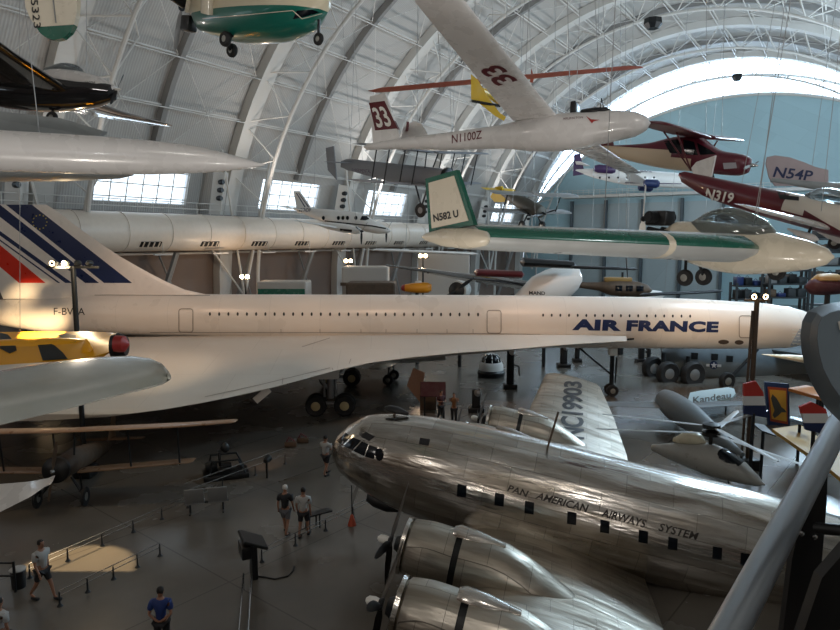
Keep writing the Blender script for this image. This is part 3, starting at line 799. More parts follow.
# ================================================================== HANGING AIRCRAFT
def craft(name, label, cat, nose, tail, L, roll=0, group=None):
    a, b = at(*nose), at(*tail)
    return empty(name, label, cat, a, a-b, banked(a-b, roll), (a-b).length/L, group)
def inv_pt(root, P): return wm(root).inverted() @ P
def loc_px(root, px, py, y=0.):
    """photo pixel -> local point on the aircraft's plane local y = const"""
    w = wm(root); n = (w.to_3x3() @ V((0, 1, 0))).normalized(); p0 = w @ V((0, y, 0))
    return w.inverted() @ onplane(px, py, p0, n)
def plate(root, name, pxs, m, y=0., th=.08, parent=None, smooth=False):
    P = [loc_px(root, *q, y) for q in pxs]
    mb = MB(); mb.prism([p+V((0, -th/2, 0)) for p in P], (0, th, 0)); return mb.build(name, m, parent or root, smooth=smooth)

# ---- flying-wing motor glider N582U
mat('green_paint', '0f5a48', .25, var=.08, coat=.5); mat('silver_paint', 'b9bbb8', .35, .25, var=.06); mat('cream_paint', 'd9cfba', .28, var=.05, coat=.4)
mat('canopy_glass', '9fa9ad', .04, trans=.92, spec=.5); mat('maroon', '5c1f26', .35); mat('letter_black', '1a1a1c', .4)
mat('purple', '3f2a50', .4); mat('red_paint', '9c2f2c', .4, var=.1); mat('orange_fabric', 'b0563f', .5, var=.1); mat('yellow_paint', 'd9a91e', .35, var=.08)
t = craft('motor_glider', 'cream and green flying-wing motor glider N582U with pusher engine and bubble canopy', 'aircraft', (834, 257, 8.9), (651, 250, 11.2), 3.0)
pod = fus([(0, 0, .02, .02, .02), (-.1, 0, .13, .12, .12), (-.35, 0, .24, .22, .2), (-.8, .02, .34, .31, .3), (-1.4, .03, .37, .4, .36), (-2.0, .08, .32, .4, .33), (-2.5, .2, .22, .3, .3), (-2.75, .25, .06, .12, .12)], 4, 32, name='fuselage_pod', m='cream_paint', parent=t)
fus([(-.72, .2, .05, .04, .05), (-1.0, .24, .22, .28, .1), (-1.5, .26, .28, .46, .1), (-1.9, .28, .26, .4, .1), (-2.3, .34, .1, .14, .1)], 4, 28, name='canopy', m='canopy_glass', parent=t)
mb = MB(); mb.tube([(-2.5, .2, .3), (-2.95, .2, .38)], .04, 6).tube([(-2.5, -.2, .3), (-2.95, -.2, .38)], .04, 6).tube([(-2.7, 0, .1), (-3.0, 0, .3)], .03, 6); mb.build('engine_mount', 'dark_metal', t)
mb = MB(); mb.bevbox((-2.85, 0, .56), (.42, .3, .26), .04); e = mb.build('engine', 'black', t)
for sy in (-1, 1):
    mb = MB()
    for k in range(5): mb.lathe([(.1, 0), (.1, .02)], (-2.85, sy*(.17+.035*k), .58), (0, sy, 0), 14)
    mb.lathe([(.07, 0), (.07, .2)], (-2.85, sy*.15, .58), (0, sy, 0), 12); mb.build('cylinder_head', 'dark_metal', e)
prop((-3.2, 0, .55), .6, t, 2, 88, m='white_paint', spin='dark_metal', w=.12, sl=.05, axis=-1)
def striped(st, m, parent, name='wing', le=3, band=None):
    mb = MB(); rings = [aring(l, c, tt) for l, c, tt in st]; n = len(rings[0]); o = len(mb.v)
    for r in rings: mb.v += [tuple(p) for p in r]
    for i in range(len(rings)-1):
        for j in range(n):
            k = (j+1) % n; mi = 1 if (j < le) else 0
            if band and band[0] <= i < band[1]: mi = 2
            mb.f.append([o+i*n+j, o+i*n+k, o+(i+1)*n+k, o+(i+1)*n+j]); mb.m.append(mi)
    mb.f.append([o+j for j in range(n)]); mb.m.append(0); mb.f.append([o+(len(rings)-1)*n+j for j in range(n)]); mb.m.append(0)
    return mb.build(name, m, parent)
tip = inv_pt(t, at(462, 238, 7.85)); root_le = V((-.75, -.2, .08))
def lerp_st(a, b, ca, cb, ta, tb, fs): return [(tuple(a.lerp(b, f)), ca+(cb-ca)*f, ta+(tb-ta)*f) for f in fs]
tl = V((tip.x+.35, tip.y, tip.z+.02))
for nm, sg in (('far', -1), ('near', 1)):
    a = V((root_le.x, root_le.y*sg, root_le.z)); b = V((tl.x, tl.y*sg, tl.z))
    st = [((a.x-.55, a.y-.02*sg*-1, a.z), .3, .2), ((a.x-.15, a.y*1.6, a.z), 1.1, .26)]+lerp_st(a, b, 1.5, 1.0, .3, .32, (.08, .2, .38, .405, .43, .6, .8, .97, 1.))
    if sg == -1: striped(st[:3], ['silver_paint', 'green_paint', 'cream_paint'], t); continue
    wg = striped(st, ['silver_paint', 'green_paint', 'cream_paint'], t, band=(4, 5))
    mb = MB(); mb.loft([[p+V((0, b.y, 0)) for p in fring(b.x+x, b.z-.02, hw, hw, hw, 16)] for x, hw in ((.15, .02), (.08, .09), (-.2, .13), (-.7, .12), (-1.1, .05), (-1.2, .01))]); mb.build('wing_tip_pod', 'cream_paint', t)
    P = [loc_px(t, *q, tl.y) for q in ((427, 179), (458, 170), (476, 225), (431, 234))]
    P = [V((p.x, b.y, p.z)) for p in P]; cen = sum(P, V((0, 0, 0)))/4
    mb = MB(); mb.prism([p+V((0, -.03, 0)) for p in P], (0, .06, 0)); wl_ = mb.build('winglet', 'green_paint', t, smooth=False)
    mb = MB(); Q = [cen.lerp(p, .82)+V((-.015 if 0 else 0, 0, 0)) for p in P]; mb.prism([p+V((0, -.036, 0)) for p in Q], (0, .072, 0)); wc = mb.build('winglet_panel', 'cream_paint', wl_, smooth=False)
    if sg == 1: btx = bvh([wc], t)
lay_text(btx, t, 'N582 U', [(434, 222), (459, 217), (458, 209.5), (433, 214.5)], 'letter_black', .004, .03, name='registration')
for (x, y, z, r_) in ((-2.2, .4, -.44, .15), (-2.05, -.4, -.42, .14)):
    g = leg([(-2.2, y*.4, -.1), (x, y, z)], .025, t); wheel((x, y, z), r_, .09, g)
g = leg([(-.8, 0, -.15), (-.8, 0, -.25)], .025, t); wheel((-.78, 0, -.25), .14, .09, g)
cables(t, [(-1.2, 0, .3), (-2.3, -2.2, .2), (-2.3, 2.2, .2)], .006)

# ---- white sailplane 33 / N1100Z
mat('glider_white', 'd6d3d0', .28, var=.015, coat=.3)
t = craft('sailplane', 'white sailplane N1100Z with maroon number 33 on fin and wing', 'aircraft', (650.5, 123, 13.7), (364, 147, 17.4), 7.2, -9)
gf = fus([(0, 0, .01, .01, .01), (-.08, 0, .14, .14, .14), (-.3, 0, .24, .25, .25), (-.8, 0, .31, .33, .33), (-1.6, -.02, .35, .38, .42), (-2.4, -.02, .33, .38, .4), (-3.3, -.02, .24, .26, .28), (-4.6, -.02, .19, .2, .23), (-6, .0, .13, .14, .14), (-7.1, .0, .07, .07, .08), (-7.2, 0, .02, .02, .02)], 4, 32, name='fuselage', m='glider_white', parent=t)
gw = []
for sg in (1, -1): gw.append(wing([((-1.95, sg*.1, .28), 1.05, .15), ((-1.97, sg*1.0, .36), 1.0, .15), ((-2.0, sg*4.5, .72), .82, .14), ((-2.05, sg*8.2, 1.1), .5, .12)], 'wing', 'glider_white', t))
gfin = plate(t, 'tail_fin', [(370.5, 97), (386, 93.5), (403, 146), (374, 147)], 'glider_white', th=.09)
fb = plate(t, 'fin_number_panel', [(370, 103.5), (385.5, 101.5), (398.8, 129), (376.3, 131)], 'maroon', th=.1, parent=gfin)
fbt = bvh([fb], t); lay_text(fbt, t, '33', [(377.5, 128), (393, 126), (384, 106), (371.5, 108)], 'white_paint', .006, .02, name='race_number')
plate(t, 'tail_fin', [(400, 146), (404, 128), (414, 121.5), (422, 124), (432, 141)], 'glider_white', y=.5, th=.07)
MB().tube([loc_px(t, 407, 131, .4), loc_px(t, 408, 122, .4)], .035, 6).build('fin_balance_weight', 'maroon', t)
tb = bvh([gf], t); lay_text(tb, t, 'N1100Z', [(452, 143.5), (482, 138.5), (482, 130.5), (452, 135)], 'maroon', .01, .01, name='registration')
tw = bvh(gw, t); lay_text(tw, t, '33', [(491, 84), (517, 72), (499, 63.5), (478, 70)], 'maroon', .01, .02, name='race_number') if 0 else None
lay_text(tw, t, '3', [(509, 70.5), (497, 63.5), (478, 70), (488, 77)][::1], 'maroon', .012, .03, name='race_number')
lay_text(tw, t, '3', [(519, 79.5), (507, 72.5), (488, 78), (498, 86)][::1], 'maroon', .012, .03, name='race_number')
lay_poly(tb, t, 'bird_emblem', [(586, 116), (591, 119.5), (600, 120), (594, 121.5), (592, 123.5), (589.5, 120.5)], 'red_paint', .01, 1)
lay_text(tb, t, 'ARLINGTON', [(563, 120), (583, 118.5), (583, 116.5), (563, 118)], 'maroon', .01, name='lettering')
mb = MB(); mb.tube([(-1.0, -.2, .3), (-1.05, 0, .62), (-1.0, .2, .3)], .012, 6); cf_ = mb.build('canopy_frame', 'dark_metal', t)
fus([(-.75, .27, .05, .03, .03), (-.9, .3, .2, .1, .1), (-1.4, .3, .22, .1, .1), (-1.55, .28, .05, .03, .03)], 2, 14, name='cockpit_opening', m='black', parent=t)
MB().bevbox((-1.62, 0, .45), (.12, .32, .26), .03).build('headrest', 'black', t)
cables(t, [(-1.8, .3, .3), (-2.6, 3, .6), (-2.6, -3, .6)], .008)

# ---- cream and teal homebuilt at the top
mat('teal_cream', 'd9cfb4', .3, coat=.4, layers=[('136a5b', [(.04, 0, -1, -.13)])])
t = craft('homebuilt_aircraft', 'cream and teal homebuilt aeroplane with exposed rear engine hanging at the top', 'aircraft', (328, 3, 13), (193, 3, 15.6), 4.4)
tf_ = fus([(0, .05, .02, .02, .02), (-.1, .02, .18, .15, .18), (-.5, .0, .42, .4, .5), (-1.2, 0, .55, .6, .72), (-2.2, 0, .58, .7, .8), (-3.2, 0, .5, .6, .74), (-3.9, 0, .35, .4, .62), (-4.3, 0, .2, .2, .3)], 4, 30, e=2.4, name='fuselage', m='teal_cream', parent=t)
tt = bvh([tf_], t)
lay_poly(tt, t, 'nose_window', [(293, 19), (303, 17), (320, 12), (313, 9.5), (297, 10.5)], 'glass_dark', .01, 2)
lay_line(tt, t, 'trim_line', [(203, 18.5), (240, 15.5), (293, 10.5), (302, 18.5), (322, 13)], .8, 'cream_paint', .012)
mb = MB(); mb.bevbox((-4.5, 0, .05), (.3, .34, .3), .04).bevbox((-4.5, 0, -.45), (.35, .25, .35), .05); e = mb.build('engine', 'black', t)
mb = MB(); mb.lathe([(.12, 0), (.12, .3)], (-4.5, -.15, -.05), (0, -1, .3), 12); mb.build('cylinder_head', 'dark_metal', e)
prop((-4.85, 0, -.1), .95, t, 2, 85, m='strut_grey', spin='dark_metal', w=.07, sl=.05, axis=-1)
for px, py, D in ((225.5, 39, 14.2), (232, 50.5, 15.6)):
    c = inv_pt(t, at(px, py, D)); g = leg([(c.x, c.y*.3, -.55), tuple(c)], .06, t); wheel(tuple(c), .155, .12, g)
MB().tube([(-2.6, -.95, 1.4), (-3.0, -.55, -.35)], .14, 10).tube([(-3.9, -.45, -.3), (-3.1, -.85, 1.2)], .05, 8).build('wing_strut', 'cream_paint', t)
c = inv_pt(t, at(318.5, 39, 13.2)); g = leg([(c.x-.02, 0, -.3), tuple(c)], .03, t); wheel(tuple(c), .12, .08, g)
for sg in (1, -1): wing([((-1.8, sg*.3, 1.35), 1.5, .13), ((-1.8, sg*3.2, 1.45), 1.4, .13)], 'wing', 'cream_paint', t)
cables(t, [(-2, 0, .6), (-3.5, 0, .5)], .01)

# ---- white panel with teal tip, registration figures
D_ = 11.5
t = empty('aircraft_wing', 'white wing end with teal tip and black figures hanging at the upper left', 'wing', at(50, 0, D_))
o0 = at(50, 0, D_)
def flat(pxs, D, m, name, parent, th=.1, o=o0, back=0.):
    mb = MB(); mb.prism([at(px, py, D)-o+V((0, -back, 0)) for px, py in pxs], (0, th, 0)); return mb.build(name, m, parent, smooth=False)
flat([(8, -80), (77, -80), (77, 2), (76.5, 14), (74, 24.5), (36, 27), (30, 18), (25, 6), (22, -8)], D_, 'cream_paint', 'wing_panel', t, .12)
flat([(36, 27), (74, 24.5), (70, 32), (63, 38), (54, 40), (45, 37), (40, 33)], D_, 'green_paint', 'wing_tip', t, .12)
flat([(53, 0), (54, 0), (56.8, 23), (55.8, 23)], D_, 'strut_grey', 'hinge_line', t, .02, back=.02)
for k, ch in enumerate('N5323'):
    y = -9+k*7.6; x = 32.5+k*.9
    p = at(x+4.2+.0, y, D_)-o0; flat_text(ch, at(x-2.2, y+1, D_)-o0, (at(x-2.2, y+7, D_)-at(x-2.2, y+1, D_)), (at(x+5, y+1, D_)-at(x-2.2, y+1, D_)), 'letter_black', t, (0, -.012, 0), 'registration_character', offset=.01)
cables(t, [at(25, -60, D_)-o0+V((0, .06, 0)), at(70, -60, D_)-o0+V((0, .06, 0))], .008)

# ---- black twin with white cabin
mat('gloss_black', '16171b', .12, coat=1., var=.1)
t = craft('light_aircraft', 'glossy black light aeroplane with white cabin hanging at the upper left', 'aircraft', (116, 93, 20), (-110, 88, 22), 7.6, -10)
bf_ = fus([(0, 0, .02, .02, .02), (-.1, 0, .2, .2, .2), (-.6, 0, .38, .36, .38), (-1.6, -.02, .5, .45, .5), (-3, -.02, .52, .5, .5), (-5, .1, .4, .4, .36), (-7.6, .3, .1, .1, .1)], 4, 28, name='fuselage', m='gloss_black', parent=t)
fus([(-.05, .1, .1, .1, .1), (-.5, .14, .33, .26, .15), (-1.2, .2, .45, .36, .15), (-1.9, .25, .42, .36, .2), (-2.6, .2, .3, .2, .2)], 4, 20, name='engine_cover', m='glider_white', parent=t)
fus([(-1.0, .42, .08, .05, .05), (-1.25, .42, .28, .3, .1), (-1.7, .42, .32, .36, .1), (-2.1, .4, .3, .26, .1)], 3, 18, name='canopy', m='canopy_glass', parent=t)
lay_text(bvh([c for c in t.children if c.name.startswith('engine_cover')], t), t, 'N500PM', [(82, 85), (95, 85.5), (95, 81.5), (82, 81.5)], 'letter_black', .01, name='registration')
prop((.02, 0, .1), .5, t, 2, 70, m='black', spin='white_paint', w=.1, sl=.12)
for sg in (1, -1): wing([((-1.1, sg*.3, -.1), 2.3, .13), ((-1.3, sg*2.0, .15), 1.9, .12), ((-1.6, sg*4.8, .75), 1.1, .1)], 'wing', 'gloss_black', t)
g = leg([(-1.9, 0, -.4), (-1.9, 0, -.7)], .04, t); wheel((-1.9, 0, -.72), .17, .12, g)
cables(t, [(-1.0, 0, .5), (-5, 0, .3), (-2, -2.4, 0)], .01)

# ---- long white tapered fuselage across the left, with a wing behind
D0 = 12.
t = empty('hanging_fuselage', 'long smooth white tapered aeroplane body hanging across the left, pointed at its right end', 'aircraft', at(265, 165, D0))
o0 = at(265, 165, D0); rings = []
for px, y0, y1 in ((-170, 122, 168), (-90, 126, 169), (0, 131, 170.5), (50, 134, 172), (100, 137, 173.5), (150, 141, 174), (185, 145, 173), (205, 148, 172), (225, 153, 170.5), (245, 158.5, 168.8), (258, 162.5, 167), (265, 164.6, 165.2)):
    D = D0-(265-px)/265*1.4; c = at(px, (y0+y1)/2, D)-o0; r_ = (y1-y0)/2*D/F
    rings.append([c+V((0, math.cos(2*PI*k/32)*r_*1.1, math.sin(2*PI*k/32)*r_)) for k in range(32)])
MB().loft(rings).build('body_shell', 'glider_white', t)
mb = MB(); P = [at(x, y, d)-o0 for x, y, d in ((-120, 98, 14.5), (60, 118, 15.), (104, 131, 15.2), (98, 137, 15.2), (-120, 132, 14.5))]; mb.prism(P, (0, .18, 0)); mb.build('wing', 'grey_paint', t, smooth=False)
rings = []
for px, y0, y1 in ((-120, 168, 182), (0, 170, 181), (60, 171, 180.5), (115, 172, 178.5), (133, 174.5, 175.5)):
    D = 13.6; c = at(px, (y0+y1)/2, D)-o0; r_ = (y1-y0)/2*D/F
    rings.append([c+V((0, math.cos(2*PI*k/20)*r_*5, math.sin(2*PI*k/20)*r_)) for k in range(20)])
MB().loft(rings).build('tailplane', 'grey_paint', t)
cables(t, [at(40, 140, D0-1)-o0, at(-60, 140, D0-1.5)-o0], .008)

# ---- near wing tips at the lower left
mat('satin_wing', 'b4b6ae', .2, .35, var=.12, vs=1.2, bump=.15, bs=1.6)
t = empty('aircraft_wing', 'satin grey rounded wing end close to the viewer at the left', 'wing', at(170, 378, 6.7)); o0 = at(170, 378, 6.7)
rings = []
for px, yn, yf, k in ((-120, 449, 388, 1), (-40, 434, 378, 1), (20, 420, 367, 1), (60, 410.5, 361, 1), (100, 399.5, 357, 1), (130, 391.5, 355.8, .95), (150, 386.5, 358.5, .85), (162, 383, 364, .65), (169, 379.5, 372, .35), (171, 378, 376, .12)):
    a = onz(px, yn, 8.78)-o0; b = onz(px, yf, 8.9)-o0; n = 10; up = []; dn = []
    for i in range(n+1):
        f = i/n; p = a.lerp(b, f); s_ = math.sqrt(max(0, math.sin(PI*f**.8)))*.1*k
        up.append(p+V((0, 0, s_*.8))); dn.append(p-V((0, 0, s_*.9)))
    rings.append(up+dn[::-1])
MB().loft(rings).build('wing_skin', 'satin_wing', t, angle=70)
cables(t, [onz(-60, 405, 8.95)-o0], .006)
t = empty('aircraft_wing', 'small pale pointed wing end below the satin grey wing at the left edge', 'wing', at(53, 480, 8)); o0 = at(53, 480, 8)
mb = MB(); rings = []
for px, y0, y1 in ((-90, 486, 560), (0, 484, 512), (30, 481.5, 497), (46, 479.5, 486), (53, 479, 480.5)):
    a = at(px, y1, 7.9)-o0; b = at(px, y0, 8.4)-o0; m_ = (a+b)/2; q = V((0, .06, .04))
    rings.append([a, m_-q, b, m_+q])
mb.loft(rings).build('wing_skin', 'glider_white', t); cables(t, [at(-30, 500, 8.1)-o0], .006)
# ---- high-wing red and cream tourer
mat('tourer_paint', 'cbb9a0', .35, coat=.3, layers=[('5f1a2c', [(1, 0, 0, 2.15)]), ('5f1a2c', [(0, 0, 1, -.33)]), ('5f1a2c', [(0, 0, 1, -.05), (1, 0, 0, 3.0)])])
mat('cub_yellow', 'd8b41f', .4, var=.05)
t = craft('high_wing_aircraft', 'dark red and cream high-wing light aeroplane with a flag on its engine cowl', 'aircraft', (751, 165, 24), (590, 152, 28), 6.9, 3)
hf = fus([(0, 0, .02, .02, .02), (-.05, 0, .25, .25, .3), (-.35, 0, .42, .38, .45), (-1.1, .03, .48, .42, .5), (-1.5, .1, .52, .5, .55), (-2.1, .2, .55, .75, .65), (-3.0, .2, .52, .72, .65), (-4.2, .15, .36, .42, .5), (-5.8, .15, .18, .22, .25), (-6.9, .2, .04, .08, .08)], 4, 28, e=2.6, name='fuselage', m='tourer_paint', parent=t)
ht = bvh([hf], t)
for px in ([(664, 141), (681, 139.5), (682, 154), (670, 153)], [(683, 139.5), (694, 142), (698, 155), (684, 154.5)], [(697, 143), (710, 150), (716, 154), (700, 155)]): lay_poly(ht, t, 'cabin_window', px, 'glass_dark', .012, 2)
mat('flag_pale', 'a9a9b0', .5); P = lay_poly(ht, t, 'flag_marking', [(723, 163), (736, 162.5), (737, 168), (724, 169)], 'flag_pale', .012, 1)
for sg in (1, -1):
    wing([((-1.6, sg*.3, .95), 1.55, .13), ((-1.6, sg*2.5, 1.02), 1.55, .13), ((-1.7, sg*4.6, 1.1), 1.4, .12)], 'wing', 'maroon', t)
    leg([(-2.1, sg*.5, -.4), (-2.2, sg*2.5, .95)], .035, t, 'wing_strut', 'maroon'); leg([(-2.1, sg*.5, -.4), (-2.7, sg*2.5, .95)], .03, t, 'wing_strut', 'maroon')
    wing([((-6.2, sg*.1, .2), .9, .08), ((-6.4, sg*1.4, .2), .6, .08)], 'tailplane', 'cream', t)
wing([((-5.7, 0, .2), 1.1, .1), ((-6.2, 0, 1.2), .6, .1)], 'tail_fin', 'maroon', t, vert=True)
prop((.02, 0, 0), .95, t, 2, 10, m='steel', spin='steel', w=.07, sl=.25)
for y in (-.85, .85):
    g = leg([(-1.5, y*.4, -.45), (-1.4, y, -1.0)], .05, t); wheel((-1.4, y, -1.0), .22, .14, g)
cables(t, [(-1.6, 1, 1.05), (-1.6, -1, 1.05), (-6, 0, .4)], .01)

# ---- red and white low-wing N319x
mat('racer_paint', 'd9d2c6', .3, coat=.4, layers=[('5e1826', [(-.28, 0, -1, -.92+.2)]), ('5e1826', [(-1, 0, 0, -3.1), (0, 0, -1, .33)]), ('d9d2c6', [(-1, 0, 0, -2.55), (1, 0, 0, 3.25), (0, 0, 1, .18)])])
t = craft('low_wing_aircraft', 'white and maroon low-wing aeroplane lettered N319 with bubble canopy', 'aircraft', (905, 234, 15.5), (678, 177, 20.5), 7.4, -2)
lf = fus([(0, 0, .03, .03, .03), (-.05, 0, .3, .3, .35), (-.5, 0, .46, .42, .5), (-1.6, 0, .52, .44, .55), (-3, 0, .48, .38, .55), (-4.6, .02, .34, .3, .55), (-6.2, .05, .2, .22, .46), (-7.2, .08, .08, .16, .22), (-7.4, .1, .02, .05, .05)], 4, 28, name='fuselage', m='racer_paint', parent=t)
lt = bvh([lf], t)
lay_text(lt, t, 'N319', [(705, 198.5), (733, 203), (736, 193.5), (708, 188)], 'white_paint', .04, .03, name='registration')
lay_poly(lt, t, 'black_side_panel', [(776, 189), (799, 189), (799, 201), (780, 199)], 'black', .012, 2)
fus([(-1.35, .35, .08, .05, .05), (-1.6, .38, .28, .28, .1), (-2.1, .4, .34, .36, .1), (-2.6, .38, .3, .3, .1), (-2.9, .36, .1, .1, .1)], 3, 20, name='canopy', m='canopy_glass', parent=t)
for sg in (1, -1):
    wing([((-1.7, sg*.3, -.35), 1.5, .13), ((-1.9, sg*3.9, -.1), .9, .12)], 'wing', 'glider_white', t)
    g = leg([(-2.0, sg*.9, -.4), (-2.0, sg*.95, -.8)], .04, t); wheel((-2.0, sg*.95, -.82), .2, .14, g); 
    o = fus([(-1.65, -.68, .02, .02, .02), (-1.8, -.7, .1, .12, .12), (-2.1, -.68, .1, .12, .1), (-2.6, -.62, .02, .03, .03)], 3, 14, name='wheel_fairing', m='glider_white', parent=g); o.location.y = sg*.95
wing([((-6.4, .1, .15), .8, .09), ((-6.7, 1.2, .18), .4, .09)], 'tailplane', 'glider_white', t)
plate(t, 'tail_fin', [(716, 155.5), (709.5, 187), (703, 184), (694, 175), (692, 168), (697, 162)], 'glider_white', th=.08)
cables(t, [(-1.9, .9, .1), (-5, 0, .3), (-1.9, -.9, .1)], .008)

# ---- N54P fin with a striped fuselage behind
t = craft('antique_aircraft', 'pale pinkish aeroplane tail with dark N54P lettering hanging at the right edge', 'aircraft', (1010, 205, 25.5), (768, 181, 27), 8.5)
af = fus([(0, 0, .05, .05, .05), (-.5, 0, .5, .5, .5), (-3, 0, .5, .5, .5), (-6, .0, .2, .2, .22), (-8.4, .05, .06, .1, .1)], 4, 20, name='fuselage', m='grey_paint', parent=t)
mat('pinkish', 'a79a9c', .5, var=.05)
fb = plate(t, 'tail_fin', [(765.5, 163), (767, 157), (775, 155.5), (790, 157.5), (803, 162), (815, 167), (828, 170), (828, 186), (775, 186), (769, 178)], 'pinkish', th=.08)
lay_text(bvh([fb], t), t, 'N54P', [(772.5, 177), (811, 181), (814, 171), (776, 166.5)], 'navy', .01, .02, name='registration')
cables(t, [(-7, 0, .3), (-2, 0, .5)], .01)

# ---- yellow aeroplane with long red wing behind the sailplane
t = craft('long_wing_aircraft', 'yellow aeroplane with very long thin red-orange wing seen edge on', 'aircraft', (540, 108, 34), (478, 92, 27.5), 7)
fus([(0, -.1, .05, .05, .05), (-.3, -.1, .35, .35, .35), (-2, -.1, .4, .45, .45), (-4.5, -.05, .25, .25, .3), (-7, .1, .06, .1, .1)], 4, 20, name='fuselage', m='cub_yellow', parent=t)
wa, wb = inv_pt(t, at(378, 92.3, 26)), inv_pt(t, at(642, 68, 33)); wc_ = (wa+wb)/2
for e_ in (wa, wb):
    cc = V((wc_.x, wc_.y, wc_.z)); wing([(tuple(cc), 1.0, .14), (tuple(cc.lerp(e_, .9)), .95, .13), (tuple(e_), .6, .1)], 'wing', 'orange_fabric', t)
mb = MB(); mb.prism([inv_pt(t, at(x, y, 27.2)) for x, y in ((471, 74), (478, 80), (490, 100), (500, 113), (506, 117), (504, 121), (495, 116), (480, 104), (471, 99))], inv_pt(t, at(471, 74, 27.3))-inv_pt(t, at(471, 74, 27.2))); mb.build('tailplane', 'cub_yellow', t, smooth=False)
mb = MB(); mb.tube([inv_pt(t, at(472, 101, 27)), inv_pt(t, at(500, 106, 27.3))], .05, 6); mb.build('control_rod', 'dark_metal', t)
mb = MB(); mb.prism([inv_pt(t, at(x, y, 30)) for x, y in ((530, 82), (531.5, 68), (534, 78), (533, 83))], inv_pt(t, at(530, 82, 30.1))-inv_pt(t, at(530, 82, 30))); mb.build('mast_fin', 'orange_fabric', t, smooth=False)
cables(t, [tuple(wc_), tuple(wa.lerp(wc_, .4)), tuple(wb.lerp(wc_, .4))], .012)

# ---- grey fabric biplane
mat('fabric_grey', '80848a', .7, var=.12, vs=1.)
t = craft('biplane', 'grey fabric biplane with purple lettering hanging above the white twin', 'aircraft', (448, 177, 40), (326, 167, 47), 10, 3)
bp_ = fus([(0, 0, .05, .05, .05), (-.2, 0, .4, .4, .4), (-1, 0, .45, .45, .5), (-3, 0, .45, .5, .6), (-5.5, .1, .3, .45, .5), (-8, .2, .08, .4, .3), (-8.6, .25, .03, .2, .2)], 4, 20, e=3, name='fuselage', m='fabric_grey', parent=t)
for sg in (1, -1):
    for z, x in ((-.55, -1.3), (1.25, -.9)):
        wing([((x, sg*.2, z), 1.5, .09), ((x, sg*5.0, z+.15), 1.4, .08)], 'wing', 'fabric_grey', t)
    for y in (1.6, 3.8):
        for x in (-1.2, -2.1): leg([(x, sg*y, -.5), (x+.3, sg*y, 1.3)], .035, t, 'wing_strut', 'dark_metal')
    leg([(-1.4, sg*.35, .4), (-1.2, sg*.5, 1.25)], .035, t, 'wing_strut', 'dark_metal')
    wing([((-7.4, sg*.05, .35), 1.2, .07), ((-7.6, sg*1.6, .35), .8, .07)], 'tailplane', 'fabric_grey', t)
    g = leg([(-1.0, sg*.4, -.5), (-1.1, sg*.8, -1.7)], .05, t); leg([(-2.0, sg*.4, -.5), (-1.1, sg*.8, -1.7)], .05, g); wheel((-1.1, sg*.85, -1.9), .4, .1, g, hub='fabric_grey')
plate(t, 'rudder', [(326, 148), (334, 146), (337, 180), (328, 170)], 'fabric_grey', th=.06)
prop((.1, 0, .05), 1.2, t, 2, 60, m='rust_metal', spin='dark_metal', w=.07)
MB().lathe([(.35, 0), (.5, .15), (.5, .4), (.3, .5)], (-.3, 0, 0), (1, 0, 0), 16).build('radial_engine', 'dark_metal', t)
bb = bvh([bp_], t)
lay_text(bb, t, 'EXPERIMENTAL', [(352, 172), (371, 173), (371, 169.5), (352, 168.5)], 'purple', .01, name='lettering'); lay_text(bb, t, 'MODEL', [(353, 176.5), (370, 177.5), (370, 174), (353, 173)], 'purple', .01, name='lettering')
cables(t, [(-1, 1.5, 1.3), (-1, -1.5, 1.3), (-7.8, 0, .5)], .015)

# ---- white executive twin
mat('exec_white', 'e2e0dc', .3, coat=.4)
t = craft('twin_propeller_aircraft', 'white executive twin-propeller aeroplane with dark stripes in front of the duct', 'aircraft', (391, 231, 56), (293, 215, 60), 10.2, 2)
ef = fus([(0, 0, .03, .03, .03), (-.3, .02, .25, .2, .25), (-1.2, .08, .5, .42, .5), (-2.2, .2, .66, .6, .62), (-2.9, .25, .7, .85, .66), (-4.5, .25, .7, .85, .66), (-6.5, .3, .6, .72, .55), (-8.5, .45, .3, .4, .32), (-10.2, .6, .05, .1, .1)], 4, 26, name='fuselage', m='exec_white', parent=t)
et = bvh([ef], t)
for cx in (323.5, 338.5, 343, 347.5, 356): lay_oval(et, t, 'cabin_window', cx, 218, 1.6, 2.1, 'glass_dark', .02, 10)
lay_poly(et, t, 'windscreen', [(360, 220), (362, 216), (369, 216), (372, 218.5), (365, 220.5)], 'glass_dark', .02, 2)
for pts, w_ in (([(298, 217), (330, 221.5), (372, 226), (388, 229)], 1.3),): lay_line(et, t, 'stripe', pts, w_, 'letter_black', .02)
lay_line(et, t, 'stripe', [(300, 225), (325, 228)], 2.0, 'letter_black', .02) 
lay_text(et, t, 'N2 ADP', [(298, 211.5), (311, 212), (311, 208.5), (298, 208)], 'navy', .02, name='registration') 
fp = plate(t, 'tail_fin', [(294, 191), (299.5, 191), (311, 207.5), (313, 213), (298, 213)], 'exec_white', th=.2)
ft = bvh([fp], t); lay_line(ft, t, 'fin_stripe', [(299, 192.5), (309, 207)], 1.8, 'navy', .01); lay_line(ft, t, 'fin_stripe', [(296.5, 193), (305, 207)], 1.0, 'navy', .01)
lay_text(ft, t, 'N2A', [(299, 211.5), (311, 211.5), (310, 208), (298, 208)], 'navy', .02, name='registration')
